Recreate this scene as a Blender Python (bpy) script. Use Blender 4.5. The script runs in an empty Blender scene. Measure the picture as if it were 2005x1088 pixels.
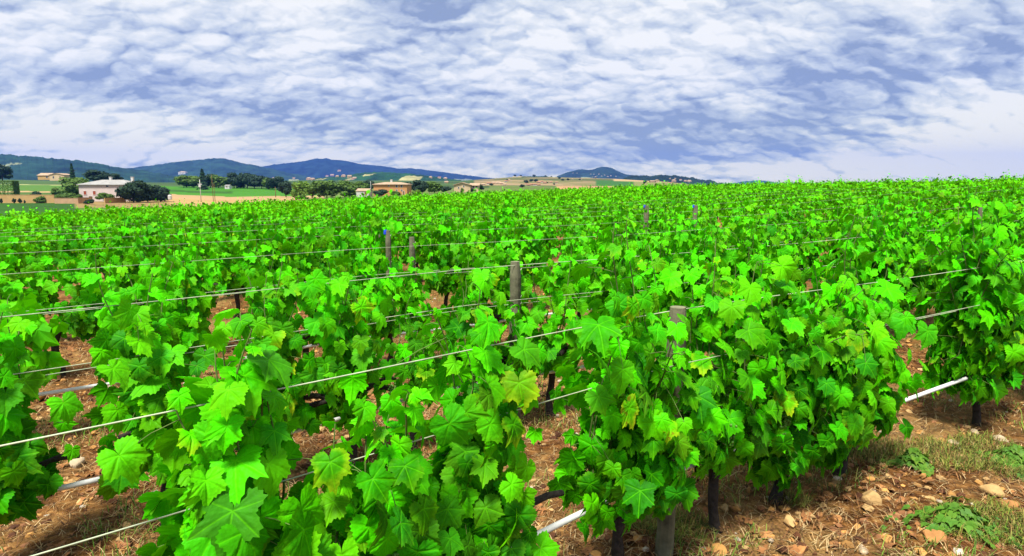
import bpy, math, random
import numpy as np
R = math.radians
F, W0, H0, HOR, CAMH = 1200.0, 2005.0, 1088.0, 365.0, 1.75
PITCH = math.atan((H0/2-HOR)/F)
scene = bpy.context.scene
COL = scene.collection

# ------------------------------------------------------------------ camera
cam = bpy.data.cameras.new('camera'); camo = bpy.data.objects.new('camera', cam); COL.objects.link(camo)
cam.sensor_width = 36; cam.lens = 36*F/W0; cam.clip_start = 0.05; cam.clip_end = 60000
camo.location = (0, 0, CAMH); camo.rotation_euler = (math.pi/2-PITCH, 0, 0)
scene.camera = camo
scene.render.resolution_x = 1024; scene.render.resolution_y = 556
scene.view_settings.view_transform = 'Standard'; scene.view_settings.look = 'None'
scene.view_settings.exposure = 1.0; scene.view_settings.gamma = 1.0
scene.cycles.use_denoising = True
scene.cycles.max_bounces = 8; scene.cycles.diffuse_bounces = 1; scene.cycles.transmission_bounces = 4
scene.cycles.glossy_bounces = 2; scene.cycles.volume_bounces = 0; scene.cycles.transparent_max_bounces = 8
SUN_EL, SUN_AZ = R(64), R(205)      # azimuth clockwise from +Y: behind the camera, a little to the left

def px2dir(px, py):
    dx = (px-W0/2)/F; dy = -(py-H0/2)/F
    return (dx, math.cos(PITCH)+math.sin(PITCH)*dy, -math.sin(PITCH)+math.cos(PITCH)*dy)
def at(px, py, Y):
    d = px2dir(px, py); t = Y/d[1]
    return (d[0]*t, Y, CAMH+d[2]*t)
def onplane(px, py, h=0.0):
    d = px2dir(px, py); t = (h-CAMH)/d[2]
    return (d[0]*t, d[1]*t, h)
def project(x, y, z):
    z = z-CAMH
    f = y*math.cos(PITCH)-z*math.sin(PITCH); u = y*math.sin(PITCH)+z*math.cos(PITCH)
    return (W0/2+F*x/f, H0/2-F*u/f, f)

# ------------------------------------------------------------------ node helpers
class NT:
    def __init__(s, tree): s.t = tree; s.n = tree.nodes; s.l = tree.links
    def inp(s, node, i, v):
        if v is None: return
        if isinstance(v, bpy.types.NodeSocket): s.l.new(v, node.inputs[i])
        else: node.inputs[i].default_value = v
    def node(s, ty, ins=None, out=0, **props):
        n = s.n.new(ty)
        for k, v in props.items(): setattr(n, k, v)
        for k, v in (ins or {}).items(): s.inp(n, k, v)
        return n.outputs[out]
    def math(s, op, a, b=None, c=None): return s.node('ShaderNodeMath', {0: a, 1: b, 2: c}, operation=op)
    def vmath(s, op, a, b=None, out=0, scale=None):
        n = s.n.new('ShaderNodeVectorMath'); n.operation = op; s.inp(n, 0, a); s.inp(n, 1, b)
        if scale is not None: s.inp(n, 3, scale)
        return n.outputs[out]
    def mix(s, f, a, b, blend='MIX'):
        n = s.n.new('ShaderNodeMix'); n.data_type = 'RGBA'; n.blend_type = blend
        s.inp(n, 0, f); s.inp(n, 6, a); s.inp(n, 7, b); return n.outputs[2]
    def noise(s, vec, scale, detail=2, rough=.5, dist=0.0, out=0):
        return s.node('ShaderNodeTexNoise', {'Vector': vec, 'Scale': scale, 'Detail': detail, 'Roughness': rough, 'Distortion': dist}, out)
    def ramp(s, f, stops):
        n = s.n.new('ShaderNodeValToRGB'); s.inp(n, 0, f); e = n.color_ramp.elements
        while len(e) < len(stops): e.new(.5)
        for i, (p, c) in enumerate(stops): e[i].position = p; e[i].color = c if len(c) == 4 else (*c, 1)
        return n.outputs[0]
    def rng(s, v, a, b, c=0.0, d=1.0, smooth=False):
        n = s.n.new('ShaderNodeMapRange'); n.interpolation_type = 'SMOOTHSTEP' if smooth else 'LINEAR'
        s.inp(n, 0, v); s.inp(n, 1, a); s.inp(n, 2, b); s.inp(n, 3, c); s.inp(n, 4, d); return n.outputs[0]

# ------------------------------------------------------------------ world: overcast sky
world = bpy.data.worlds.new('World'); scene.world = world; world.use_nodes = True
w = NT(world.node_tree); w.n.clear()
D = w.node('ShaderNodeTexCoord', out=0)
xyz = w.n.new('ShaderNodeSeparateXYZ'); w.l.new(D, xyz.inputs[0])
X_, Y_, Z_ = xyz.outputs
zc = w.math('ADD', w.math('MAXIMUM', Z_, 0.0), 0.42)
P = w.node('ShaderNodeCombineXYZ', {0: w.math('DIVIDE', X_, zc), 1: w.math('DIVIDE', Y_, zc), 2: 0.0})
mp = w.n.new('ShaderNodeMapping'); w.l.new(P, mp.inputs[0]); mp.inputs[2].default_value = (0, 0, R(-22)); mp.inputs[3].default_value = (2.2, 2.9, 1)
Q = mp.outputs[0]
warp = w.vmath('SUBTRACT', w.noise(Q, 1.3, 3, .55, out=1), (.5, .5, .5))
wv = w.vmath('ADD', Q, w.vmath('SCALE', warp, scale=.35))
warp2 = w.vmath('SUBTRACT', w.noise(Q, 7.0, 3, .6, out=1), (.5, .5, .5))
wv = w.vmath('ADD', wv, w.vmath('SCALE', warp2, scale=.15))
def heights(v):
    nz = w.noise(v, 2.3, 4, .55, 0.0)
    vo = w.node('ShaderNodeTexVoronoi', {'Vector': v, 'Scale': 3.3}, feature='F1')
    vo2 = w.node('ShaderNodeTexVoronoi', {'Vector': v, 'Scale': 8.0}, feature='F1')
    sq = lambda a: w.math('MULTIPLY', a, a)
    return w.math('ADD', w.math('MULTIPLY', nz, .95), w.math('ADD', w.math('MULTIPLY', sq(vo), -.38), w.math('MULTIPLY', sq(vo2), -.22)))
big = w.noise(Q, 0.7, 2, .5, .3)
h1 = heights(wv)
h2 = heights(w.vmath('ADD', wv, (-.02, -.06, 0)))
relief = w.math('MULTIPLY', w.math('SUBTRACT', h1, h2), 2.4)
base = w.math('ADD', w.math('MULTIPLY', w.math('SUBTRACT', big, .5), .8), w.math('MULTIPLY', w.math('SUBTRACT', h1, .34), 1.25))
base = w.math('ADD', base, w.math('ADD', relief, w.math('MULTIPLY', w.math('SUBTRACT', w.noise(wv, 15.0, 3, .6), .5), .42)))
def blob(px, py, rx, ry, amp, acc):
    d = np.array(px2dir(px, py)); d /= np.linalg.norm(d)
    v = w.vmath('SUBTRACT', D, tuple(d)); v = w.vmath('MULTIPLY', v, (1/rx, 1/rx, 1/ry))
    return w.math('ADD', acc, w.rng(w.vmath('LENGTH', v, out=1), 0.0, 1.0, amp, 0.0, True))
for b in [(150, 60, .35, .2, .30), (560, 60, .22, .14, .2), (860, 10, .12, .09, -.55), (330, 40, .12, .10, -.18), (420, 150, .28, .09, -.22), (60, 175, .35, .08, -.30), (560, 240, .35, .06, -.42), (740, 120, .12, .10, -.16),
          (640, 90, .10, .08, .25), (120, 255, .5, .07, .55), (60, 310, .3, .06, .25), (560, 310, .4, .04, .40), (1150, 90, .35, .16, .20), (1050, 235, .25, .08, -.22), (1350, 245, .38, .08, -.50), (1680, 225, .22, .11, -.62), (1250, 310, .3, .04, -.30),
          (1800, 110, .25, .10, -.34), (1980, 40, .25, .1, -.1), (1950, 240, .40, .11, .75), (1650, 335, .5, .05, .70), (1480, 50, .35, .14, .22), (900, 330, .25, .04, .0), (1480, 215, .06, .03, .35)]:
    base = blob(*b, base)
cl = w.ramp(w.math('ADD', w.math('MULTIPLY', base, .82), .61), [(0.0, (.30, .38, .56)), (.25, (.46, .54, .69)), (.5, (.63, .70, .79)), (.75, (.82, .86, .88)), (1.0, (1.0, 1.0, .97))])
low = w.rng(Z_, 0.0, 0.16, 1.0, 0.0, True)
cl = w.mix(low, cl, w.mix(1.0, cl, (1.38, 1.30, .88, 1), 'MULTIPLY'))
sky = w.node('ShaderNodeTexSky', {}, sky_type='NISHITA', sun_disc=False, sun_elevation=SUN_EL, sun_rotation=SUN_AZ)
skyc = w.mix(1.0, sky, (.1, .1, .1, 1), 'MULTIPLY')
tot = w.mix(.93, skyc, cl)
bg = w.node('ShaderNodeBackground', {0: tot, 1: 0.54})
w.l.new(bg, w.node('ShaderNodeOutputWorld', {}, out=0) if False else w.n.new('ShaderNodeOutputWorld').inputs[0])

# ------------------------------------------------------------------ sun
sl = bpy.data.lights.new('sun', 'SUN'); sl.energy = 4.2; sl.angle = R(13); sl.color = (1, .97, .9)
so = bpy.data.objects.new('sun', sl); COL.objects.link(so)
so.rotation_euler = (math.pi/2-SUN_EL, 0, -SUN_AZ+math.pi); so.location = (0, -20, 40)

# ------------------------------------------------------------------ mesh building
class MB:
    def __init__(s): s.v = []; s.c = []; s.q = []; s.t = []; s.n = 0; s.hascol = False
    def add(s, v, quads=None, tris=None, col=None):
        v = np.asarray(v, float)
        s.v.append(v)
        if col is None: col = np.tile((.5, 1, .5, 0), (len(v), 1))
        else:
            s.hascol = True; col = np.asarray(col, float)
            if col.ndim == 1: col = np.tile(col, (len(v), 1))
        s.c.append(col)
        if quads is not None and len(quads): s.q.append(np.asarray(quads, int)+s.n)
        if tris is not None and len(tris): s.t.append(np.asarray(tris, int)+s.n)
        s.n += len(v)
    def box(s, x0, x1, y0, y1, z0, z1, col=None):
        v = [(x, y, z) for z in (z0, z1) for y in (y0, y1) for x in (x0, x1)]
        s.add(v, [(0, 2, 3, 1), (4, 5, 7, 6), (0, 1, 5, 4), (2, 6, 7, 3), (0, 4, 6, 2), (1, 3, 7, 5)], col=col)
    def tube(s, pts, rad, sides=8, col=None, cap=True):
        pts = np.asarray(pts, float); n = len(pts); rad = np.broadcast_to(rad, (n,)) if np.ndim(rad) < 2 else rad
        tg = np.gradient(pts, axis=0) if n > 1 else np.array([[0, 0, 1.]])
        tg /= np.linalg.norm(tg, axis=1)[:, None]+1e-9
        ref = np.array([0, 0, 1.]) if abs(tg[:, 2]).mean() < .8 else np.array([1., 0, 0])
        a = np.cross(tg, ref); a /= np.linalg.norm(a, axis=1)[:, None]+1e-9; b = np.cross(tg, a)
        th = np.arange(sides)*2*math.pi/sides
        ring = (np.cos(th)[None, :, None]*a[:, None]+np.sin(th)[None, :, None]*b[:, None])
        v = (pts[:, None]+ring*np.asarray(rad)[:, None, None]).reshape(-1, 3)
        q = []
        for i in range(n-1):
            for j in range(sides):
                k = (j+1) % sides; q.append((i*sides+j, i*sides+k, (i+1)*sides+k, (i+1)*sides+j))
        t = []
        if cap:
            v = np.vstack([v, pts[:1], pts[-1:]])
            for j in range(sides):
                k = (j+1) % sides; t.append((n*sides, k, j)); t.append((n*sides+1, (n-1)*sides+j, (n-1)*sides+k))
        s.add(v, q, t, col)
    def mesh(s, name, mat, smooth=False):
        me = bpy.data.meshes.new(name)
        v = np.concatenate(s.v); q = np.concatenate(s.q) if s.q else np.zeros((0, 4), int); t = np.concatenate(s.t) if s.t else np.zeros((0, 3), int)
        me.vertices.add(len(v)); me.vertices.foreach_set('co', v.astype(np.float32).ravel())
        loops = np.concatenate([q.ravel(), t.ravel()]).astype(np.int32)
        me.loops.add(len(loops)); me.loops.foreach_set('vertex_index', loops)
        st = np.concatenate([np.arange(len(q))*4, len(q)*4+np.arange(len(t))*3]).astype(np.int32)
        me.polygons.add(len(st)); me.polygons.foreach_set('loop_start', st)
        if s.hascol:
            ca = me.color_attributes.new('Col', 'FLOAT_COLOR', 'POINT'); ca.data.foreach_set('color', np.concatenate(s.c).astype(np.float32).ravel())
        me.update(calc_edges=True); me.validate(clean_customdata=False)
        me.polygons.foreach_set('use_smooth', np.full(len(me.polygons), smooth))
        if mat: me.materials.append(mat)
        return me
def link(name, data, parent=None, loc=(0, 0, 0), rz=0.0, sc=None):
    o = bpy.data.objects.new(name, data); COL.objects.link(o); o.location = loc; o.rotation_euler = (0, 0, rz)
    if sc is not None: o.scale = sc if not np.isscalar(sc) else (sc,)*3
    if parent: o.parent = parent
    return o
def tag(o, label=None, cat=None, group=None, kind=None):
    if label: o['label'] = label
    if cat: o['category'] = cat
    if group: o['group'] = group
    if kind: o['kind'] = kind
    return o

# ------------------------------------------------------------------ materials
def mat(name, col, rough=.8, var=.15, scale=4.0, bump=0.0, attr=False, spec=.3, metal=0.0):
    m = bpy.data.materials.new(name); m.use_nodes = True; t = NT(m.node_tree); p = m.node_tree.nodes['Principled BSDF']
    tc = t.node('ShaderNodeTexCoord', out=3)
    n = t.noise(tc, scale, 5, .6)
    c = (*col, 1)
    if attr:
        c = t.node('ShaderNodeVertexColor', layer_name='Col')
    k = t.rng(n, .3, .7, 1-var, 1+var)
    kk = t.node('ShaderNodeCombineColor', {0: k, 1: k, 2: k})
    t.l.new(t.mix(1.0, c, kk, 'MULTIPLY'), p.inputs['Base Color'])
    p.inputs['Roughness'].default_value = rough; p.inputs['Specular IOR Level'].default_value = spec; p.inputs['Metallic'].default_value = metal
    if bump:
        b = t.node('ShaderNodeBump', {'Strength': bump, 'Distance': .02, 'Height': n}); t.l.new(b, p.inputs['Normal'])
    return m

def leaf_material(name, dark, light, yellow, trans=.24, veins=True):
    m = bpy.data.materials.new(name); m.use_nodes = True; t = NT(m.node_tree); t.n.clear()
    vc = t.node('ShaderNodeVertexColor', layer_name='Col'); al = t.n[-1].outputs[1]
    s = t.n.new('ShaderNodeSeparateColor'); t.l.new(vc, s.inputs[0]); r, g, b = s.outputs
    tc = t.node('ShaderNodeTexCoord', out=3)
    n = t.noise(tc, 22.0, 4, .65)
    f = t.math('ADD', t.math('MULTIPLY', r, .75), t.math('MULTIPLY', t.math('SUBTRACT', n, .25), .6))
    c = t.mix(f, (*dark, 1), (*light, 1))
    r2 = t.math('FRACT', t.math('MULTIPLY', r, 37.0))
    c = t.mix(t.math('MULTIPLY', t.math('POWER', r2, 2.0), .30), c, (light[1]*.34, light[1]*.62, light[2]*3+.004, 1))
    r3 = t.math('FRACT', t.math('MULTIPLY', r, 91.0))
    c = t.mix(t.math('MULTIPLY', t.rng(r3, .6, 1.0), .5), c, (dark[0]*1.2, dark[1]*1.5, dark[1]*.16, 1))
    e = t.math('ADD', t.math('MULTIPLY', b, .8), t.math('MULTIPLY', n, .9))
    yf = t.math('MULTIPLY', al, t.rng(e, .7, 1.2, .08, 1.0, True))
    c = t.mix(yf, c, (*yellow, 1))
    c = t.mix(t.math('MULTIPLY', t.rng(al, .85, 1.0), t.rng(t.noise(tc, 30.0, 3, .7), .55, .62)), c, (.22, .05, .01, 1))
    bump = None
    if veins:
        v = t.rng(g, .0, .035, 1.0, 0.0, True)
        c = t.mix(t.math('MULTIPLY', v, .30), c, (light[0]*2.2+.02, light[1]*1.1, light[2]*2, 1))
        h = t.math('ADD', t.math('MULTIPLY', t.rng(g, 0, .09, -1.0, 0.0, True), 1.0), t.math('MULTIPLY', t.noise(tc, 55.0, 3), 2.2))
        bump = t.node('ShaderNodeBump', {'Strength': .5, 'Distance': .004, 'Height': h})
    bf = t.node('ShaderNodeNewGeometry', out=6)
    c = t.mix(t.math('MULTIPLY', bf, .3), c, (light[0]*1.4, light[1]*.8, light[2]*1.5, 1))
    p = t.n.new('ShaderNodeBsdfPrincipled'); t.l.new(c, p.inputs['Base Color']); p.inputs['Roughness'].default_value = .5; p.inputs['Specular IOR Level'].default_value = .05
    tr = t.n.new('ShaderNodeBsdfTranslucent'); t.l.new(t.mix(1.0, c, (1.3, 1.15, .7, 1), 'MULTIPLY'), tr.inputs[0])
    if bump: t.l.new(bump, p.inputs['Normal'])
    mx = t.n.new('ShaderNodeMixShader'); mx.inputs[0].default_value = trans; t.l.new(p.outputs[0], mx.inputs[1]); t.l.new(tr.outputs[0], mx.inputs[2])
    t.l.new(mx.outputs[0], t.n.new('ShaderNodeOutputMaterial').inputs[0])
    return m
M = {}
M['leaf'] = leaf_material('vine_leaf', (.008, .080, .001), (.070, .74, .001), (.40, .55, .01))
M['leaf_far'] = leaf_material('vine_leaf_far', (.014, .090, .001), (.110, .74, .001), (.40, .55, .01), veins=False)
M['cane'] = mat('cane', (.10, .16, .03), .7, .4, 30)
M['bark'] = mat('vine_bark', (.035, .028, .022), .95, .5, 40, .9)
M['grape'] = mat('grape', (.06, .17, .015), .4, .3, 10, spec=.3)
M['post'] = mat('weathered_wood', (.135, .13, .075), .9, .6, 7, .6)
M['wire'] = mat('galvanised_wire', (.42, .46, .30), .6, .3, 8)
M['pipe'] = mat('white_pipe', (.68, .68, .63), .5, .2, 5)
M['black'] = mat('black_rubber', (.02, .02, .02), .6, .1, 6)
M['bluecap'] = mat('blue_plastic', (.02, .06, .55), .4, .1, 6)
M['stone'] = mat('stone', (1, 1, 1), .9, .25, 14, .5, attr=True)
M['straw'] = mat('straw', (1, 1, 1), .9, .25, 14, attr=True)
M['grass'] = mat('grass_blade', (.13, .22, .03), .8, .4, 6, attr=True)
M['roof'] = mat('roof_tiles', (.28, .14, .08), .9, .3, 1.2, .2)
M['roof_pale'] = mat('pale_roof_tiles', (.36, .25, .16), .9, .25, 1.2, .2)
M['roof_grey'] = mat('grey_roof', (.27, .26, .24), .9, .2, .8, .2)
M['pink'] = mat('pink_render', (.55, .45, .41), .9, .06, .7)
M['orange'] = mat('orange_render', (.50, .24, .09), .9, .08, .7)
M['cream'] = mat('cream_render', (.50, .37, .22), .9, .08, .7)
M['white'] = mat('white_render', (.52, .50, .46), .9, .06, .7)
M['shutter'] = mat('red_shutter', (.28, .05, .02), .7, .1, 3)
M['glass'] = mat('dark_window', (.03, .03, .035), .2, .1, 3)
M['brown'] = mat('brown_wood', (.16, .08, .03), .8, .2, 3)
M['wall_tan'] = mat('tan_wall', (.45, .28, .11), .9, .12, .8)
M['wall_peach'] = mat('peach_wall', (.45, .27, .15), .9, .12, .8)
M['metal'] = mat('grey_metal', (.5, .5, .47), .6, .1, 3)
M['trunk'] = mat('tree_bark', (.07, .05, .035), .95, .4, 3, .5)

# ------------------------------------------------------------------ terrain
def sstep(a, b, x): t = np.clip((x-a)/(b-a), 0, 1); return t*t*(3-2*t)
COLS = [-700, 0, 300, 450, 600, 750, 900, 1000, 1100, 1200, 1300, 1400, 1600, 2700]
ZN = [60, 140, 180, 260, 400, 700, 1200, 2500, 7400]
OFFT = [[58, 37, 27, 12, -4, -13, -14, -2, 1.5], [58, 37, 27, 12, -4, -13, -14, -2, 1.5], [56, 37, 27, 13, -1, -6, -8, -2, 1.5], [54, 34, 28, 20, 2, -3, -8, -2, 1.5],
        [50, 32, 27, 18, 5, -6, -12, -2, 1.5], [40, 24, 20, 13, 5, -8, -12, -2, 1.5], [30, 16, 13, 10, 4, -6, -11, -2, 1.5], [26, 12, 9, 7, 3, -8, -18, -2, 1.5],
        [24, 11, 8, 6.5, 4, -6, -18, -2, 1.5], [22, 10, 8, 6, 4, -7, -15, -2, 1.5], [18, 8, 6, 5, 1, -8, -9, -2, 1.5], [12, 4, 3, 2, 1, 0, 0, 0, 1.5],
        [0, 0, 1, 2, 2, 2, 2, 2, 1.5], [0, 0, 1, 2, 2, 2, 2, 2, 1.5]]
OFFT = np.array(OFFT, float)
EDGE_PX = [-700, 0, 330, 560, 800, 1000, 1250, 1500, 1750, 2005, 2600]
EDGE_Y = [40, 42, 60, 72, 84, 95, 105, 100, 85, 72, 60]
def field_ground(x, y):
    r = np.hypot(x, y)
    a = np.where(x < 0, .036*x, 1.75*(1-np.exp(-np.maximum(x, 0)/38.0)))
    return a*sstep(3, 22, r)+.04*np.sin(x*.21+1)*np.cos(y*.17)*sstep(4, 15, r)
def ground_h(x, y):
    x = np.asarray(x, float); y = np.asarray(y, float)
    yy = np.maximum(y, 1e-3); fr = y > .05*np.abs(x)+.5
    px = np.where(fr, W0/2+F*x/yy, np.where(x < 0, -700, 2600)); px = np.clip(px, -700, 2600)
    Z = np.where(fr, y, np.hypot(x, y))
    g1 = field_ground(x, y)
    ci = np.interp(px, COLS, np.arange(len(COLS))); zi = np.interp(np.log(np.maximum(Z, 1)), np.log(ZN), np.arange(len(ZN)))
    c0 = np.clip(ci.astype(int), 0, len(COLS)-2); z0 = np.clip(zi.astype(int), 0, len(ZN)-2); cf = ci-c0; zf = zi-z0
    off = (OFFT[c0, z0]*(1-cf)+OFFT[c0+1, z0]*cf)*(1-zf)+(OFFT[c0, z0+1]*(1-cf)+OFFT[c0+1, z0+1]*cf)*zf
    g2 = CAMH-off*np.maximum(Z, 60)/F
    ey = np.interp(px, EDGE_PX, EDGE_Y)
    k = sstep(ey+1, ey*1.35+6, Z)
    return g1*(1-k)+g2*k
def gh(x, y): return float(ground_h(np.array([x]), np.array([y]))[0])

rs = np.random.RandomState(7)
def vnoise(x, y, seed=0):     # smooth value noise, numpy
    r = np.random.RandomState(seed); T = r.rand(256, 256)
    xi = np.floor(x).astype(int); yi = np.floor(y).astype(int); xf = x-xi; yf = y-yi
    xf = xf*xf*(3-2*xf); yf = yf*yf*(3-2*yf)
    g = lambda a, b: T[a % 256, b % 256]
    return (g(xi, yi)*(1-xf)+g(xi+1, yi)*xf)*(1-yf)+(g(xi, yi+1)*(1-xf)+g(xi+1, yi+1)*xf)*yf
def fbm(x, y, o=4, seed=0):
    s = 0; a = .5
    for i in range(o): s = s+a*vnoise(x*2**i, y*2**i, seed+i); a *= .5
    return s/(1-.5**o)

def build_ground():
    az = np.concatenate([np.arange(-48, 48.01, .2), np.arange(50, 310, 4.0)]); na = len(az)
    rr = np.concatenate([[.02], np.exp(np.linspace(math.log(.5), math.log(7400), 300))]); nr = len(rr)
    A, RR = np.meshgrid(R(1)*az, rr); X = np.sin(A)*RR; Y = np.cos(A)*RR
    Z = ground_h(X, Y)
    near = 1-sstep(12, 25, RR)
    Z = Z+near*(.05*(fbm(X*1.3, Y*1.3, 3, 3)-.5)+.03*(fbm(X*6, Y*6, 3, 9)-.5))
    fr = Y > .05*np.abs(X)+.5; px = np.where(fr, W0/2+F*X/np.maximum(Y, .01), np.where(X < 0, -700, 2600))
    ZD = np.where(fr, Y, RR); ey = np.interp(px, EDGE_PX, EDGE_Y)
    C = np.zeros(X.shape+(4,)); C[..., 3] = 1
    def paint(mask, c, jit=.18, sc=.02):
        n = fbm(X*sc, Y*sc, 4, 21)[..., None]
        C[..., :3] = np.where(mask[..., None], .62*np.array(c)*(1+jit*2*(n-.5)), C[..., :3])
    alltrue = np.ones(X.shape, bool)
    paint(alltrue, (.07, .16, .02), .35)
    olive = (.22, .21, .06); tan = (.52, .34, .13); stub = (.56, .36, .17); dgr = (.045, .14, .015); mgr = (.07, .26, .015)
    inside = ZD < ey+2
    paint((px < 260) & (ZD > ey) & (ZD < 92), (.04, .13, .012), .3, .3)
    paint((px < 200) & (ZD > 92) & (ZD < 158), (.035, .12, .010), .3, .3)
    paint((px > 150) & (px < 620) & (ZD > ey) & (ZD < 120), (.10, .20, .02), .3, .2)
    paint((px > 150) & (px < 340) & (ZD > 120) & (ZD < 185), (.36, .24, .09), .3, .2)
    paint((px > 335) & (px < 600) & (ZD > 120) & (ZD < 200), tan, .25, .1)
    paint((px > 340) & (px < 720) & (ZD > 200) & (ZD < 262), stub, .1, .05)
    paint((px < 335) & (ZD > 185) & (ZD < 300), (.09, .17, .03), .3, .1)
    paint((px < 110) & (ZD > 268) & (ZD < 285), stub)
    paint((px < 150) & (ZD > 285) & (ZD < 400), (.10, .22, .03))
    paint((px < 140) & (ZD > 400) & (ZD < 425), (.5, .5, .2))
    paint((px > 300) & (px < 640) & (ZD > 262) & (ZD < 420), mgr, .2, .1)
    paint((px > 330) & (px < 460) & (ZD > 300) & (ZD < 330), dgr, .2, .1)
    paint((px > 640) & (px < 960) & (ZD > 150) & (ZD < 420), (.16, .22, .05), .3, .1)
    paint((px < 960) & (ZD > 420) & (ZD < 2200), (.07, .13, .03), .5, .01)
    paint((px > 960) & (px < 1420) & (ZD > 110) & (ZD < 500), (.14, .20, .04), .3, .05)
    paint((px > 1088) & (px < 1205) & (ZD > 330) & (ZD < 520), (.60, .33, .16), .1, .05)
    n = fbm(X*.006, Y*.012, 3, 33)
    m = (px > 930) & (px < 1240) & (ZD > 520) & (ZD < 1300)
    for lo, hi, c in ((0, .38, (.12, .14, .035)), (.38, .5, (.30, .22, .10)), (.5, .62, (.20, .20, .06)), (.62, 1, (.42, .30, .15))): paint(m & (n >= lo) & (n < hi), c, .2, .05)
    paint((px > 1165) & (px < 1270) & (ZD > 520) & (ZD < 950), (.05, .17, .025), .2, .03)
    paint((px > 1200) & (px < 1340) & (ZD > 900) & (ZD < 1250), (.55, .38, .17), .15, .03)
    paint((px > 1240) & (px < 1420) & (ZD > 500) & (ZD < 900), (.26, .27, .08), .2, .03)
    C[..., 3] = np.where(inside, 1, 0)
    na_, nr_ = na, nr
    idx = np.arange(nr*na).reshape(nr, na)
    a = idx[:-1]; b = idx[1:]
    q = np.stack([a, np.roll(a, -1, 1), np.roll(b, -1, 1), b], -1).reshape(-1, 4)[:, ::-1]
    mb = MB(); mb.add(np.stack([X, Y, Z], -1).reshape(-1, 3), q, None, C.reshape(-1, 4))
    m = bpy.data.materials.new('ground'); m.use_nodes = True; t = NT(m.node_tree); p = t.n['Principled BSDF']
    vc = t.node('ShaderNodeVertexColor', layer_name='Col'); al = t.n[-1].outputs[1]
    tc = t.node('ShaderNodeTexCoord', out=3)
    n1 = t.noise(tc, 1.1, 6, .65); n2 = t.noise(tc, 9.0, 6, .7, .5); n3 = t.noise(tc, 45.0, 4, .7)
    soil = t.ramp(n2, [(.25, (.016, .005, .002)), (.42, (.072, .027, .007)), (.56, (.21, .088, .022)), (.70, (.44, .24, .08))])
    soil = t.mix(t.rng(n1, .44, .64, 0, .65), soil, (.36, .22, .075, 1))
    soil = t.mix(t.rng(n3, .6, .7, 0, .55), soil, (.56, .36, .20, 1))
    soil = t.mix(t.rng(t.noise(tc, .7, 4, .6), .58, .7, 0, .5), soil, (.10, .15, .02, 1))
    vor = t.node('ShaderNodeTexVoronoi', {'Vector': tc, 'Scale': 16.0}, out=0)
    t.l.new(t.mix(al, vc, soil), p.inputs['Base Color']); p.inputs['Roughness'].default_value = .95; p.inputs['Specular IOR Level'].default_value = .1
    h = t.math('ADD', t.math('MULTIPLY', n2, 1.0), t.math('ADD', t.math('MULTIPLY', n3, .5), t.math('MULTIPLY', vor, -.5)))
    bm = t.node('ShaderNodeBump', {'Strength': .9, 'Distance': t.math('MULTIPLY', al, .05), 'Height': h}); t.l.new(bm, p.inputs['Normal'])
    o = link('ground', mb.mesh('ground', m, True)); tag(o, kind='structure')
build_ground()

# ------------------------------------------------------------------ hills
def hills(profile, Rd, depth, cfun, name='hills', jag=1.0, seed=1, step=1.5):
    prof = np.array(profile, float); xs = np.arange(prof[0, 0], prof[-1, 0]+step, step)
    # rounded profile
    cy = np.interp(xs, prof[:, 0], prof[:, 1]); k = np.ones(9)/9; cy = np.convolve(np.pad(cy, 4, 'edge'), k, 'valid')
    cy = cy-(fbm(xs*.11, xs*0+seed, 3, seed)-.5)*2.2*jag-(fbm(xs*.9, xs*0+seed, 2, seed+5)-.5)*1.2*jag
    T = np.concatenate([np.linspace(0, 1, 40), np.linspace(1.1, 2, 8)])
    XX, TT = np.meshgrid(xs, T); CY = np.broadcast_to(cy, XX.shape)
    Y = np.where(TT <= 1, Rd-depth*(1-TT), Rd+depth*.8*(TT-1))
    crest = CAMH+(HOR-CY)*Rd/F
    X = (XX-W0/2)/F*Rd*np.where(TT <= 1, 1-(1-TT)*depth/Rd, 1+(TT-1)*.8*depth/Rd)
    sh = np.where(TT <= 1, np.sin(TT*math.pi/2)**1.1, np.maximum(0, 1-(TT-1))**1.2)
    n = fbm(X/(Rd*.05), Y/(Rd*.05), 4, seed+2)
    base = -14.0
    Z = base+(crest-base)*sh*(1+(n-.5)*.35*np.sin(np.clip(TT, 0, 1)*math.pi))
    Z += (fbm(X/(Rd*.004), Y/(Rd*.008), 2, seed+4)-.5)*Rd*.0012
    C = np.ones(X.shape+(4,)); C[..., :3] = cfun(X, Y, XX, TT, n)
    idx = np.arange(X.size).reshape(X.shape); a = idx[:-1]; b = idx[1:]
    q = np.stack([a[:, :-1], a[:, 1:], b[:, 1:], b[:, :-1]], -1).reshape(-1, 4)
    mb = MB(); mb.add(np.stack([X, Y, Z], -1).reshape(-1, 3), q, None, C.reshape(-1, 4))
    o = link(name, mb.mesh(name, M['land'], True)); tag(o, kind='structure'); return o
M['land'] = mat('hill_land', (1, 1, 1), .95, .35, .02, 0, attr=True, spec=.05)
def forest(c=(.016, .045, .016), fields=.0, fc=(.22, .22, .08), seed=3, maxT=.75):
    def f(X, Y, PX, T, n):
        s = np.max(np.abs(Y))
        a = fbm(X/45, Y/60, 4, seed)[..., None]; out = np.array(c)*(.2+1.6*a)
        if fields:
            b = fbm(X/(s*.03), Y/(s*.10), 3, seed+8); m = (b > 1-fields) & (T < maxT)
            out = np.where(m[..., None], np.array(fc)*(.6+.8*a), out)
        return out
    return f
hills([(1370, 372), (1400, 361), (1440, 357.5), (1458, 354.5), (1475, 353), (1495, 354.5), (1520, 358), (1600, 363), (1700, 372)], 6800, 900, forest((.02, .05, .03)), seed=11, jag=.4)
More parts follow.
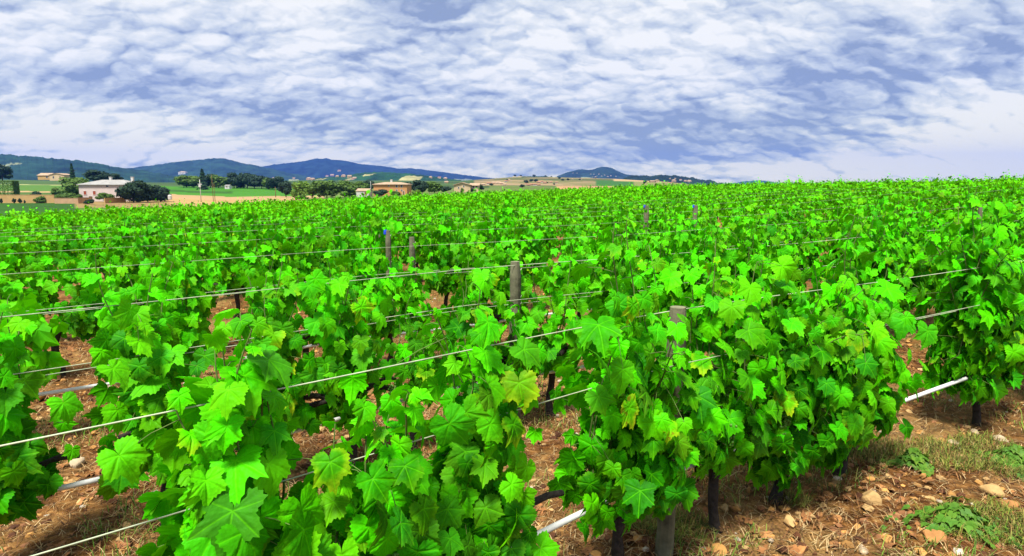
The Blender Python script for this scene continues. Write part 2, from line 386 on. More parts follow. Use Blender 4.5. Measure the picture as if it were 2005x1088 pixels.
hills([(470, 350), (500, 330), (520, 327), (560, 322.5), (600, 318), (625, 314.5), (645, 313.5), (690, 318), (700, 321.5), (760, 327), (790, 332), (805, 330), (830, 333), (870, 338), (905, 342.5), (960, 349), (1010, 353), (1060, 362), (1100, 370)], 6200, 1500, forest((.012, .028, .03), .33, (.16, .18, .10), 5, .45), seed=12, jag=.5)
hills([(180, 350), (230, 335), (262, 331), (300, 327), (345, 320), (380, 316.5), (420, 313), (445, 313), (465, 317), (480, 321), (497, 323), (520, 327), (570, 340), (640, 352), (700, 368)], 4300, 1100, forest((.016, .04, .02), .36, (.24, .26, .12), 6, .55), seed=13, jag=.7)
hills([(1060, 364), (1085, 347), (1110, 338), (1130, 332.5), (1143, 333), (1155, 334), (1170, 328.5), (1180, 327), (1195, 330), (1212, 338), (1225, 343), (1260, 346), (1320, 353), (1400, 368)], 4300, 800, forest((.016, .036, .022), .25, (.20, .22, .10), 7, .4), seed=14, jag=.5)
hills([(-500, 300), (-200, 300), (-80, 303), (0, 303), (20, 305), (60, 309), (110, 315), (150, 316), (200, 321), (235, 328), (262, 331), (300, 338), (360, 347), (450, 358), (520, 370)], 2600, 900, forest((.013, .038, .018), .3, (.17, .19, .09), 9, .5), seed=15, jag=1.6)
hills([(560, 362), (620, 350), (690, 342), (720, 338), (760, 337.5), (800, 340), (835, 344), (870, 349), (930, 356), (990, 364)], 2300, 500, forest((.014, .055, .012), .36, (.28, .26, .10), 10, .7), seed=16, jag=1.2)
hills([(900, 362), (950, 353), (985, 349), (1005, 346), (1030, 345), (1070, 346), (1095, 348), (1125, 352), (1170, 358), (1210, 366)], 1900, 420, forest((.03, .055, .015), .62, (.34, .27, .12), 17, .98), seed=17, jag=.7)
hills([(1190, 366), (1215, 352), (1226, 345), (1240, 343.5), (1270, 344), (1300, 343), (1330, 345), (1352, 349), (1375, 352), (1400, 357), (1440, 366)], 2100, 420, forest((.010, .026, .014), .15, (.3, .27, .12), 18, .5), seed=18, jag=1.8)

from mathutils.bvhtree import BVHTree
from mathutils import Vector
HB = []
for o_ in list(COL.objects):
    if o_.name.startswith('hills') or o_.name == 'ground':
        me = o_.data; HB.append(BVHTree.FromPolygons([v.co for v in me.vertices], [tuple(p.vertices) for p in me.polygons]))
def land_hit(px, py, ymin=60.0):
    d = Vector(px2dir(px, py)); st = Vector((0, 0, CAMH))+d*ymin; best = None
    for b in HB:
        h = b.ray_cast(st, d)
        if h[0] is not None and (best is None or h[3] < best[1]): best = (h[0], h[3])
    return best[0].y if best else None

# ------------------------------------------------------------------ trellis rows
NV = np.array([-math.cos(R(55.5)), math.sin(R(55.5))]) ; SP = 1.76
A1 = np.array([.70, 2.72])
def row_pt(n, s):
    a = A1+SP*(n-1)*NV
    # direction 51 deg left of the anchor, 60 deg right of it, blended over +-1 m
    def integ(s):
        if s <= -1: return np.array([math.sin(R(51)), math.cos(R(51))])*(s+1)+integ(-1.0+1e-9)
        if s >= 1: return np.array([math.sin(R(60)), math.cos(R(60))])*(s-1)+integ(1.0-1e-9)
        k = 8; o = np.zeros(2)
        for i in range(k):
            u = s*(i+.5)/k; an = R(51+9*(u+1)/2); o += np.array([math.sin(an), math.cos(an)])*s/k
        return o
    return a+integ(float(s))
def row_dir(n, s):
    d = row_pt(n, s+.05)-row_pt(n, s-.05); return math.atan2(d[1], d[0])
def row_px(n, s, h=1.2):
    p = row_pt(n, s)
    if p[1] < .25: return -9999
    return project(p[0], p[1], gh(*p)+h)[0]
def s_at_px(n, px):
    lo, hi = -40.0, 60.0
    for _ in range(40):
        m = (lo+hi)/2
        if row_px(n, m) < px: lo = m
        else: hi = m
    return (lo+hi)/2

# ------------------------------------------------------------------ leaf templates
VEIN = [(0, 1.0), (50, .86), (-50, .86), (108, .62), (-108, .62)]
KEY = [(-180, .14), (-163, .46), (-140, .62), (-112, .70), (-92, .62), (-79, .57), (-64, .75), (-51, .90), (-38, .78), (-27, .67), (-13, .84), (0, 1.0)]
def leaf_template(lod, rnd):
    key = KEY+[(-a, r) for a, r in KEY[-2::-1]]
    ka = np.array([k[0] for k in key], float); kr = np.array([k[1] for k in key])*(1+rnd.uniform(-.14, .13, len(key)))
    if lod == 0:
        a = np.linspace(-176, 176, 57); a = np.sort(np.concatenate([a[np.abs(a) > .1], [0]])); r = np.interp(a, ka, kr)
        r = r*(1+np.where(np.arange(len(a)) % 2 == 0, .05, -.045))
    elif lod == 1: a = np.array([-170, -135, -108, -78, -63, -50, -38, -27, -12, 0, 12, 27, 38, 50, 63, 78, 108, 135, 170.]); r = np.interp(a, ka, kr)
    elif lod == 2: a = np.array([-160, -105, -76, -50, -27, 0, 27, 50, 76, 105, 160.]); r = np.interp(a, ka, kr)*1.03
    else: a = np.array([180, -70, 0, 70.]); r = np.array([.35, .82, .95, .82])
    th = R(1)*a
    bx, by = np.sin(th)*r, np.cos(th)*r
    n = len(a)
    if lod == 0:
        x = np.concatenate([[0], bx*.5, bx]); y = np.concatenate([[0], by*.5, by])
        tr = [(0, i+1, i+2) for i in range(n-1)]; qd = [(1+i, 1+n+i, 2+n+i, 2+i) for i in range(n-1)]
    elif lod < 3:
        x = np.concatenate([[0], bx]); y = np.concatenate([[0], by]); tr = [(0, i+1, i+2) for i in range(n-1)]; qd = []
    else: x, y = bx, by; tr = [(0, 2, 1), (0, 3, 2)]; qd = []
    tr = [t[::-1] for t in tr] if lod < 3 else [t[::-1] for t in tr]; qd = [q[::-1] for q in qd]
    rad = np.hypot(x, y); ang = np.degrees(np.arctan2(x, y))
    f, dr, cu = rnd.uniform(-.10, .50), rnd.uniform(.1, 1.0), rnd.uniform(-.15, .45)
    z = f*np.abs(x)-dr*np.maximum(y, 0)**2*.6-cu*rad**2+.035*np.sin(R(1)*ang*3+rnd.uniform(0, 6))*rad+rnd.uniform(-.2, .2)*x*y+rnd.uniform(-.1, .1)*x
    if lod == 0: z += rnd.uniform(-.025, .025, len(z))*(rad > .3)
    vd = np.full(len(x), 9.0)
    for va, L in VEIN:
        ux, uy = math.sin(R(va)), math.cos(R(va)); along = x*ux+y*uy; d = np.abs(x*uy-y*ux)
        vd = np.minimum(vd, np.where(along >= -.01, d, 9))
    if lod > 1: vd[:] = 1
    col = np.stack([np.full(len(x), .5), np.minimum(vd, 1), np.clip(rad, 0, 1), np.zeros(len(x))], 1)
    return np.stack([x, y, z], 1), np.array(tr), np.array(qd) if qd else np.zeros((0, 4), int), col
TR = np.random.RandomState(3)
TEMPL = {l: [leaf_template(l, TR) for _ in range(12 if l == 0 else 8)] for l in range(4)}

def add_leaves(mb, pos, nor, tip, size, rv, yel, lod, rnd):
    """many leaves: pos of the petiole joint, face normal, tip direction"""
    nor = nor/np.linalg.norm(nor, axis=1)[:, None]; tip = tip-nor*(tip*nor).sum(1)[:, None]; tip /= np.linalg.norm(tip, axis=1)[:, None]+1e-9
    side = np.cross(tip, nor); T = TEMPL[lod]; which = rnd.randint(0, len(T), len(pos))
    for k, (tv, tt, tq, tcol) in enumerate(T):
        I = np.where(which == k)[0]
        if not len(I): continue
        v = pos[I, None]+size[I, None, None]*(tv[None, :, 0:1]*side[I, None]+tv[None, :, 1:2]*tip[I, None]+tv[None, :, 2:3]*nor[I, None])
        c = np.broadcast_to(tcol, (len(I),)+tcol.shape).copy(); c[..., 0] = rv[I, None]; c[..., 3] = yel[I, None]
        o = (np.arange(len(I))*len(tv))[:, None, None]
        mb.add(v.reshape(-1, 3), (tq[None]+o).reshape(-1, 4) if len(tq) else None, (tt[None]+o).reshape(-1, 3), c.reshape(-1, 4))

def vine_leaves(rnd, width=1.0, top=1.35, bottom=.38, dens=1.0, thick=.27, lscale=1.0, yel=.03, sparse_low=0.0, nshoot=9, step=.062, lat=1.3, rv0=0.0):
    """shoots and leaf positions of one vine in local axes: x along the row, y across, z up"""
    shoots = []; P_, N_, T_, S_, RV, YE = [], [], [], [], [], []
    nc = max(1, int(round(width/.38))); cen = [((k+.5)/nc-.5)*width*.92+rnd.uniform(-.035, .035) for k in range(nc)]; ch = [rnd.uniform(.74, 1.10) for _ in cen]; cy = [rnd.uniform(-.07, .07) for _ in cen]
    ns = max(3, int(nshoot*width*min(dens, 1.2))); owner = []
    for i in range(ns):
        k = i % nc
        x0 = cen[k]+rnd.normal()*.05; z0 = rnd.uniform(.42, .56); y0 = cy[k]*.5+rnd.uniform(-.03, .03)
        L = (top+.06-z0)*ch[k]*(rnd.uniform(.72, 1.06) if rnd.rand() > .13 else rnd.uniform(1.10, 1.22))
        L = min(L, top+.15-z0); lean = rnd.uniform(-.14, .14); out = rnd.choice([-1, 1])*rnd.uniform(.0, thick*.55)+cy[k]; droop = rnd.rand() < .22
        n = max(5, int(L/step)); t = np.linspace(0, 1, n+1)
        x = x0+lean*t*L+.03*np.sin(t*7+rnd.uniform(0, 6)); y = y0+out*t**1.3+.025*np.sin(t*9+rnd.uniform(0, 6)); z = z0+L*t
        if droop:
            y = y0+np.sign(out+1e-6)*thick*1.15*t**1.5; z = z0+L*(1.25*t-.42*t**3); x = x+rnd.uniform(-.12, .12)*t**2
        sh = np.stack([x, y, z], 1); shoots.append(sh)
        for j in range(1, n+1):
            if rnd.rand() > .96*min(1, dens+.15): continue
            tt = t[j]; sd = 1 if (j+i) % 2 else -1
            pet = rnd.uniform(.04, .11)*(1-.5*tt)
            o = np.array([rnd.uniform(-.7, .7), sd*rnd.uniform(.3, 1.), rnd.uniform(-.1, .5)]); o /= np.linalg.norm(o)
            P_.append(sh[j]+o*pet)
            S_.append((.112-.068*max(0, tt-.4)/.6)*rnd.uniform(.6, 1.15))
            N_.append((o[0]*1.0+rnd.uniform(-.75, .75), sd*.8+rnd.uniform(-.5, .5), .30+.75*tt+rnd.uniform(-.5, .5)))
            T_.append((o[0]+rnd.uniform(-.6, .6), sd*.35+rnd.uniform(-.3, .3), -1.0+rnd.uniform(-.3, .3)+.5*tt))
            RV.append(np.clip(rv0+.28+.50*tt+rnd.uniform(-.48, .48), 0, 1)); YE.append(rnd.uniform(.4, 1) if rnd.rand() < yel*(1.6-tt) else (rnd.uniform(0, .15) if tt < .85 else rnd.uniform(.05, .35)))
    nl = int(110*width*dens*lat)
    for _ in range(nl):
        sh = shoots[rnd.randint(len(shoots))]; j = rnd.randint(0, len(sh)); b = sh[j]; sd = rnd.choice([-1, 1])
        hz = rnd.uniform(0, 1)**1.05; z = bottom+(min(b[2]+.06, top)-bottom)*hz
        if rnd.rand() < sparse_low and hz < .35: continue
        bulge = thick*(.5+.5*math.sin(min(1, (z-bottom)/(top-bottom))*math.pi))
        P_.append((b[0]+rnd.normal()*.07, b[1]*.5+sd*bulge*rnd.uniform(.2, .95), z))
        tt = (z-.4)/(top-.4)
        N_.append((rnd.uniform(-.85, .85), sd*.85+rnd.uniform(-.4, .4), .30+.45*tt+rnd.uniform(-.5, .5)))
        T_.append((rnd.uniform(-.7, .7), sd*.35, -1+rnd.uniform(-.2, .4))); S_.append(rnd.uniform(.055, .118))
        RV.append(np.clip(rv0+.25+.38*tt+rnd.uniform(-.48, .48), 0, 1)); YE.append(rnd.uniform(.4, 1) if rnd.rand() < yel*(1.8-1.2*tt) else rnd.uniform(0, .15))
    A = [np.array(a, float) for a in (P_, N_, T_, S_, RV, YE)]; A[3] = A[3]*lscale
    # leaf direction points the outward way: petiole joint inside, tip out and down
    return shoots, A

def trunk_mesh(rnd, detail=True):
    mb = MB(); n = 9; t = np.linspace(0, 1, n); ph = rnd.uniform(0, 6); H = rnd.uniform(.42, .5)
    lean = rnd.uniform(-.08, .08)
    x = lean*(1-t)+.022*np.sin(t*6+ph); y = .02*np.cos(t*5+ph)
    z = -.06+(H+.06)*t; r = np.interp(t, [0, .12, .3, .7, .9, 1], [.05, .034, .026, .027, .042, .03])*(1+rnd.uniform(-.12, .12, n))
    mb.tube(np.stack([x, y, z], 1), r, 8)
    for sd in (-1, 1):
        L = rnd.uniform(.2, .38); k = np.linspace(0, 1, 6)
        mb.tube(np.stack([x[-1]+sd*L*k, y[-1]+.015*np.sin(k*8+ph), H-.02+.07*k+.012*np.sin(k*11)], 1), np.linspace(.028, .013, 6)*(1+rnd.uniform(-.15, .15, 6)), 7)
    v = mb.v
    for i in range(len(v)): v[i] = v[i]+rnd.uniform(-.0035, .0035, v[i].shape)
    return mb.mesh('trunk', M['bark'], True)
def canes_mesh(shoots, A, lod):
    mb = MB()
    for sh in shoots: mb.tube(sh[::2] if lod else sh, np.linspace(.0055, .002, len(sh[::2] if lod else sh)), 5 if lod == 0 else 4, cap=False)
    if lod == 0:
        allp = np.concatenate(shoots)
        for p in A[0][::2]:
            q = allp[np.argmin(((allp-p)**2).sum(1))]
            if np.linalg.norm(q-p) < .25: mb.tube([q, (q+p)/2+(0, 0, .008), p], [.0016, .0014, .0012], 4, cap=False)
    return mb.mesh('canes', M['cane'], True)
def bunch_mesh(rnd):
    mb = MB()
    th = np.linspace(0, math.pi, 6)[1:-1]; ph = np.arange(7)*2*math.pi/7
    sv = np.array([(0, 0, 1.)]+[(math.sin(a)*math.cos(b), math.sin(a)*math.sin(b), math.cos(a)) for a in th for b in ph]+[(0, 0, -1.)])
    tr = [(0, 1+j, 1+(j+1) % 7) for j in range(7)]+[(29, 22+(j+1) % 7, 22+j) for j in range(7)]
    qd = [(1+7*i+j, 8+7*i+j, 8+7*i+(j+1) % 7, 1+7*i+(j+1) % 7) for i in range(3) for j in range(7)]
    for k in range(46):
        t = rnd.uniform(0, 1); r = .03*(1-t)**.6*math.sqrt(rnd.rand())+.004; a = rnd.uniform(0, 6.3)
        mb.add(sv*rnd.uniform(.0065, .0085)+(r*math.cos(a), r*math.sin(a), -.12*t), qd, tr)
    return mb.mesh('grape_bunch', M['grape'], True)

def make_vine(name, seed, lod, bunches=0, **kw):
    rnd = np.random.RandomState(seed)
    root = link(name, None)
    shoots, A = vine_leaves(rnd, **kw)
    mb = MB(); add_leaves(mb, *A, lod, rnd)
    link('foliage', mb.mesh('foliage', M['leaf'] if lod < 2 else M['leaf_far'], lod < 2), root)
    if lod < 2: link('canes', canes_mesh(shoots, A, lod), root)
    link('trunk', trunk_mesh(rnd), root)
    for _ in range(bunches):
        b = link('grape_bunch', bunch_mesh(rnd), root); b.location = (rnd.uniform(-.3, .3), rnd.choice([-1, 1])*rnd.uniform(.1, .2), rnd.uniform(.55, .68))
    return root
def copy_vine(src):
    r = src.copy(); COL.objects.link(r)
    for ch in src.children:
        c = ch.copy(); COL.objects.link(c); c.parent = r
    return r
ORD = ['zeroth', 'first', 'second', 'third', 'fourth', 'fifth', 'sixth', 'seventh', 'eighth', 'ninth', 'tenth', 'eleventh', 'twelfth', 'thirteenth', 'fourteenth', 'fifteenth', 'sixteenth', 'seventeenth', 'eighteenth', 'nineteenth', 'twentieth',
       'twenty-first', 'twenty-second', 'twenty-third', 'twenty-fourth', 'twenty-fifth', 'twenty-sixth', 'twenty-seventh', 'twenty-eighth', 'twenty-ninth', 'thirtieth']+['thirty-%s' % k for k in ('first', 'second', 'third', 'fourth', 'fifth', 'sixth', 'seventh', 'eighth', 'ninth')]
ORD += ['fortieth']+['forty-%s' % k for k in ('first', 'second', 'third', 'fourth', 'fifth', 'sixth', 'seventh', 'eighth', 'ninth')]+['fiftieth']*30

def place(o, n, s, top=None):
    p = row_pt(n, s); o.location = (p[0], p[1], gh(*p)); o.rotation_euler = (0, 0, row_dir(n, s)); return p
GV = 'grapevines planted in rows'
# row 1 (px of the plant, width, top, bottom, density, leaf scale, seed, bunches, label)
ROW1 = [(-600, .4, 1.30, .3, 1.0, 1.0, 101, 0, 'big-leaved grapevine cut off by the left edge in the nearest row'),
        (415, .46, 1.30, .10, 1.7, 1.10, 102, 1, 'big-leaved grapevine filling the lower left corner area, nearest the camera'),
        (728, .34, 1.25, .16, 1.5, 1.02, 103, 1, 'grapevine with broad bright leaves just right of the lower left one'),
        (955, .38, 1.34, .2, 1.6, 1.02, 104, 1, 'tall bushy grapevine at bottom centre with yellow-edged low leaves'),
        (1235, .58, 1.42, .36, 1.4, .92, 105, 1, 'upright grapevine just left of the nearest thick wooden post'),
        (1425, .60, 1.34, .40, 1.4, .95, 106, 3, 'grapevine with bare dark trunk and grapes right of the nearest wooden post'),
        (1560, .62, 1.22, .20, 1.4, 1.0, 107, 0, 'low spreading grapevine over the stony soil, lower right of centre'),
        (1680, .70, 1.38, .30, 1.35, 1.05, 108, 0, 'dense grapevine with yellowing side leaves left of the gap at right'),
        (1945, .85, 1.56, .30, 1.6, 1.1, 109, 0, 'tallest dense grapevine at the right edge of the nearest row'),
        (2090, 1.0, 1.20, .40, 1.3, 1.1, 110, 0, 'dense grapevine cut off by the right edge in the nearest row')]
for px, wd, top, bot, den, ls, seed, nb, lab in ROW1:
    v = make_vine('grapevine', seed, 0, nb, width=wd, top=top+.06, bottom=bot, dens=den, lscale=ls*.86, yel=.025, thick=.21 if px < 1200 else .28, nshoot=15, step=.050, lat=3.4, rv0=.1*math.sin(seed*2.1))
    place(v, 1, s_at_px(1, px)); tag(v, lab, 'grapevine', GV)
ROW2 = [(-95, .42, 1.45, .35, 1.5, 'leftmost grapevine of the second row, cut by the left edge'), (300, .36, 1.33, .3, 1.6, 'grapevine of the second row just right of the bare soil gap at left'),
        (520, .42, 1.38, .35, 1.15, 'third grapevine from the left in the second row'), (665, .40, 1.38, .35, 1.2, 'rounded grapevine, fourth from the left in the second row'),
        (800, .25, 1.22, .4, .6, 'thin sparse grapevine with yellow leaves in the second row'), (910, .36, 1.24, .4, .75, 'grapevine just left of the grey wooden post of the second row'),
        (1003, .20, .86, .25, 1.8, 'low leafy shoots hiding the foot of the grey wooden post'), (1080, .36, 1.15, .4, .7, 'low grapevine just right of the grey wooden post of the second row'), (1215, .42, 1.30, .4, 1.0, 'grapevine right of the straw-coloured soil gap in the second row'),
        (1330, .9, 1.36, .35, 1.4, 'dense grapevine of the second row behind the nearest wooden post'), (1420, .9, 1.38, .35, 1.4, 'dense grapevine, eleventh from the left in the second row'),
        (1510, .9, 1.40, .35, 1.4, 'dense grapevine just left of the dark soil gap in the second row'), (1690, 1.0, 1.42, .35, 1.4, 'dense grapevine just right of the dark soil gap in the second row'),
        (1745, 1.0, 1.42, .35, 1.3, 'leafy grapevine, fourteenth from the left in the second row'), (1810, 1.0, 1.38, .35, 1.3, 'leafy grapevine, fifteenth from the left in the second row'), (1870, 1.0, 1.38, .35, 1.3, 'leafy grapevine, sixteenth from the left in the second row'),
        (1925, 1.0, 1.4, .35, 1.3, 'leafy grapevine, seventeenth from the left in the second row'), (1975, 1.1, 1.4, .35, 1.3, 'leafy grapevine, eighteenth from the left in the second row')]
for i, (px, wd, top, bot, den, lab) in enumerate(ROW2):
    v = make_vine('grapevine', 200+i, 0 if i < 9 else 1, 1 if 1 <= i < 6 else 0, width=wd, top=top+.06, bottom=bot, dens=den, lscale=.90, yel=.03, thick=.23, nshoot=13, step=.054, lat=2.3, rv0=.12*math.sin(i*2.3))
    place(v, 2, s_at_px(2, px)); tag(v, lab, 'grapevine', GV)
# the rest of the vineyard
cand = []
rg = np.random.RandomState(5)
def in_field(x, y):
    if y < 1: return False
    px = W0/2+F*x/y; return y < np.interp(px, EDGE_PX, EDGE_Y)
for n in range(3, 75):
    s = -40+rg.uniform(0, .9)
    while s < 110:
        s += .97*rg.uniform(.85, 1.2)
        p = row_pt(n, s)
        if p[1] < 1 or not in_field(*p): continue
        pr = project(p[0], p[1], gh(*p)+1.2)
        m = 260 if n < 12 else 120
        if not (-m < pr[0] < W0+m): continue
        if rg.rand() < .07: continue
        cand.append((n, s, p[0], p[1], pr[0], math.hypot(p[0], p[1])))
vis = sorted([c for c in cand if -20 < c[4] < W0+20], key=lambda c: c[5])
NI = 298-len(ROW1)-len(ROW2)
ind = vis[:NI]; indset = set(id(c) for c in ind); rest = [c for c in cand if id(c) not in indset]
pools = {1: [make_vine('grapevine', 300+k, 1, 0, width=.78, top=1.18+.09*(k % 4), bottom=.42, dens=1.05+.13*(k % 4), lscale=.90, yel=.025, thick=.20, nshoot=11, lat=1.9, rv0=.12*math.sin(k*2.0)) for k in range(8)],
         2: [make_vine('grapevine', 400+k, 2, 0, width=.78, top=1.16+.10*(k % 4), bottom=.45, lat=1.9, dens=.85+.12*(k % 3), lscale=.95, yel=.025, thick=.20, rv0=.16*math.sin(k*2.0)) for k in range(8)]}
usedp = set()
byrow = {}
for c in ind: byrow.setdefault(c[0], []).append(c)
WORDS = ['bushy', 'leafy']
for n in sorted(byrow):
    for i, c in enumerate(sorted(byrow[n], key=lambda c: c[4])):
        pool = 1 if c[5] < 13 else 2; k = rg.randint(8); src = pools[pool][k]
        if (pool, k) not in usedp: usedp.add((pool, k)); o = src
        else: o = copy_vine(src)
        place(o, n, c[1]); sc = rg.uniform(.90, 1.09)
        if rg.rand() < .5: o.rotation_euler.z += math.pi
        o.scale = (rg.uniform(.9, 1.1), rg.uniform(.9, 1.15), sc)
        tag(o, '%s grapevine, %s from the left in the %s vineyard row from the camera' % ('bushy green', ORD[i+1], ORD[n]), 'grapevine', GV)
# everything beyond: one object
mb = MB(); pl = []
for k in range(10):
    r_ = np.random.RandomState(900+k); pl.append((vine_leaves(r_, width=.74, top=1.14+.08*(k % 5), bottom=.5, dens=.85, thick=.20, lscale=1.15, yel=.015, rv0=.18*math.sin(k*2.0), nshoot=8, step=.10, lat=1.1)[1], vine_leaves(r_, width=.74, top=1.12+.10*(k % 4), bottom=.6, dens=.75, thick=.21, lscale=1.6, yel=.01, rv0=.20*math.sin(k*2.0), nshoot=7, step=.17, lat=.4)[1]))
r_ = np.random.RandomState(55)
for c in rest:
    far = c[5] > 45
    A = pl[r_.randint(10)][1 if far else 0]; p = (c[2], c[3]); a = row_dir(c[0], c[1])+(math.pi if r_.rand() < .5 else 0); z = gh(*p); k = r_.uniform(.9, 1.1)
    ca, sa = math.cos(a), math.sin(a); Rm = np.array([[ca, sa, 0], [-sa, ca, 0], [0, 0, 1]])
    add_leaves(mb, (A[0]*(1, 1, k)) @ Rm+(p[0], p[1], z), A[1] @ Rm, A[2] @ Rm, A[3], A[4], A[5], 2 if c[5] < 30 else 3, r_)
o = link('distant_vines', mb.mesh('distant_vines', M['leaf_far'])); tag(o, 'mass of bright green vine rows running to the skyline', 'vineyard', kind='stuff')

# ------------------------------------------------------------------ posts
def post(px, py, h=1.2, w_=.075, cap=False, lab='', n=None, lean=(0, 0), seed=0):
    x, y, _ = onplane(px, py, h)
    for _ in range(4): x, y, _ = onplane(px, py, h+gh(x, y))
    z = gh(x, y); rnd = np.random.RandomState(seed)
    root = link('wooden_post', None, loc=(x, y, z))
    mb = MB(); t = np.linspace(0, 1, 12); rr = w_/2*(1+rnd.uniform(-.05, .05, 12)); rr[-1] *= .8
    pts = np.stack([lean[0]*t+.004*np.sin(t*9), lean[1]*t, -.1+(h+.1+.012)*t], 1)
    mb.tube(pts, rr, 14)
    v = mb.v[0]; th = np.arctan2(v[:, 1], v[:, 0]); v[:, :2] *= (1+.06*np.sin(th*5+seed)+.04*np.sin(th*9))[:, None]
    link('shaft', mb.mesh('shaft', M['post'], False), root)
    st = MB()
    for zz in (.45, .9, .95, h-.05):
        st.tube([(w_*.5, -.01, zz), (w_*.6, 0, zz+.012), (w_*.5, .012, zz)], .0022, 5)
    link('staples', st.mesh('staples', M['wire']), root)
    if cap:
        cb = MB(); cb.tube([(0, 0, h+.005), (0, 0, h+.03), (0, 0, h+.055)], [.022, .022, .016], 10)
        link('cap', cb.mesh('cap', M['bluecap'], False), root).location = (-w_*.4, 0, -.035)
    tag(root, lab, 'post', 'wooden trellis posts'); return root
post(1318, 606, 1.2, .085, False, 'thick grey weathered wooden post nearest the camera, half hidden by leaves', lean=(.02, 0), seed=1)
post(1008, 515, 1.2, .082, False, 'grey weathered wooden post standing bare in the second row', seed=2)
post(806, 466, 1.22, .065, False, 'short brown wooden post among leaves in the third row', seed=3)
post(759, 453, 1.25, .06, True, 'wooden post with blue cap, nearer of the left pair', seed=4)
post(742, 444, 1.25, .06, True, 'wooden post with blue cap, farther of the left pair', seed=5)
post(1266, 403, 1.34, .095, True, 'wooden post with blue cap, left one of the two at right of centre', seed=6)
post(1362, 403, 1.34, .09, True, 'wooden post with blue cap, right one of the two at right of centre', seed=7)
post(1919, 412, 1.4, .055, False, 'slim pale post among darker vines at the far right', seed=8)

# ------------------------------------------------------------------ wires and pipes
def wire(n, h, rad, name, m, lab, cat, group, s0=-30, s1=40, sag=.02, across=0.0, waves=0.0):
    pts = []
    s = s0
    while s <= s1:
        p = row_pt(n, s)
        if p[1] > -1.5:
            u = ((s/5.0) % 1.0); d = row_dir(n, s)
            zz = gh(*p)+h-sag*4*u*(1-u)+waves*math.sin(s*2.3+n)
            pts.append((p[0]-math.sin(d)*across, p[1]+math.cos(d)*across, zz))
        s += .25
    mb = MB(); mb.tube(pts, rad, 6 if rad < .006 else 10)
    o = link(name, mb.mesh(name, m, True)); tag(o, lab, cat, group); return o
GW = 'trellis wires along the vine rows'
for n in range(1, 9):
    lo, hi = s_at_px(n, -200), min(s_at_px(n, 2300), 22)
    wire(n, 1.2-.01, .0022 if n < 3 else .0016, 'trellis_wire', M['wire'], 'pale top trellis wire of the %s vine row from the camera' % ORD[n], 'wire', GW, lo, hi, sag=.008)
for n in range(1, 4):
    lo, hi = s_at_px(n, -200), min(s_at_px(n, 2300), 18)
    wire(n, .95, .002, 'trellis_wire', M['wire'], 'middle trellis wire on the camera side of the %s vine row' % ORD[n], 'wire', GW, lo, hi, across=-.05)
    wire(n, .90, .002, 'trellis_wire', M['wire'], 'middle trellis wire on the far side of the %s vine row' % ORD[n], 'wire', GW, lo, hi, across=.05)
for n in range(1, 4):
    lo, hi = s_at_px(n, -200), min(s_at_px(n, 2300), 14)
    PH = .41 if n == 1 else .365
    o = wire(n, PH, .0135, 'irrigation_pipe', M['pipe'], 'white irrigation pipe hung low along the %s vine row' % ORD[n], 'pipe', 'white irrigation pipes', lo, hi, sag=.02, across=-.03, waves=.012)
    for sx in np.arange(lo, min(hi, 6), 1.35):
        p = row_pt(n, sx); d = row_dir(n, sx)
        if p[1] < .8: continue
        z = gh(*p)+PH-.02*4*((sx/5) % 1)*(1-(sx/5) % 1)+.012*math.sin(sx*2.3+n)
        x, y = p[0]+math.sin(d)*.03, p[1]-math.cos(d)*.03
        mb = MB(); mb.tube([(x-.012*math.cos(d), y-.012*math.sin(d), z), (x+.012*math.cos(d), y+.012*math.sin(d), z)], .0165, 10); mb.tube([(x, y, z-.02), (x, y, z-.045)], .004, 6)
        link('dripper', mb.mesh('dripper', M['black']), o)

# ------------------------------------------------------------------ ground litter
def icosoup():
    t = (1+5**.5)/2; v = np.array([(-1, t, 0), (1, t, 0), (-1, -t, 0), (1, -t, 0), (0, -1, t), (0, 1, t), (0, -1, -t), (0, 1, -t), (t, 0, -1), (t, 0, 1), (-t, 0, -1), (-t, 0, 1)])/1.9
    f = [(0, 11, 5), (0, 5, 1), (0, 1, 7), (0, 7, 10), (0, 10, 11), (1, 5, 9), (5, 11, 4), (11, 10, 2), (10, 7, 6), (7, 1, 8), (3, 9, 4), (3, 4, 2), (3, 2, 6), (3, 6, 8), (3, 8, 9), (4, 9, 5), (2, 4, 11), (6, 2, 10), (8, 6, 7), (9, 8, 1)]
    return v, np.array(f)
IV, IF = icosoup()
def subdiv(v, f):
    v = list(map(tuple, v)); c = {}; nf = []
    def mid(a, b):
        k = (min(a, b), max(a, b))
        if k not in c: m = (np.array(v[a])+np.array(v[b]))/2; v.append(tuple(m/np.linalg.norm(m)*.99)); c[k] = len(v)-1
        return c[k]
    for a, b, d in f:
        x, y, z = mid(a, b), mid(b, d), mid(d, a); nf += [(a, x, z), (b, y, x), (d, z, y), (x, y, z)]
    return np.array(v), np.array(nf)
IV2, IF2 = subdiv(IV, IF)
SC = [(.52, .26, .07), (.50, .31, .12), (.42, .19, .06), (.52, .40, .25), (.30, .13, .05)]
def stone_mesh(rnd, w_, h_):
    v, f = subdiv(IV2, IF2)
    n = np.sin(v[:, 0:1]*3+rnd.uniform(0, 6))*.12+np.sin(v[:, 1:2]*4+rnd.uniform(0, 6))*.1+np.sin(v[:, 2:3]*3+rnd.uniform(0, 6))*.1
    v = v*(1+n)
    for _ in range(5):       # flat chipped faces
        d = rnd.normal(size=3); d /= np.linalg.norm(d); k = v @ d; lim = rnd.uniform(.55, .8); v = v-np.maximum(k-lim, 0)[:, None]*d
    v = v*(w_/2, w_/2*rnd.uniform(.55, .8), h_/2)
    mb = MB(); mb.add(v, None, f, col=(*(np.array(SC[rnd.randint(5)])*rnd.uniform(.8, 1.1)), 1)); return mb.mesh('stone', M['stone'], False)
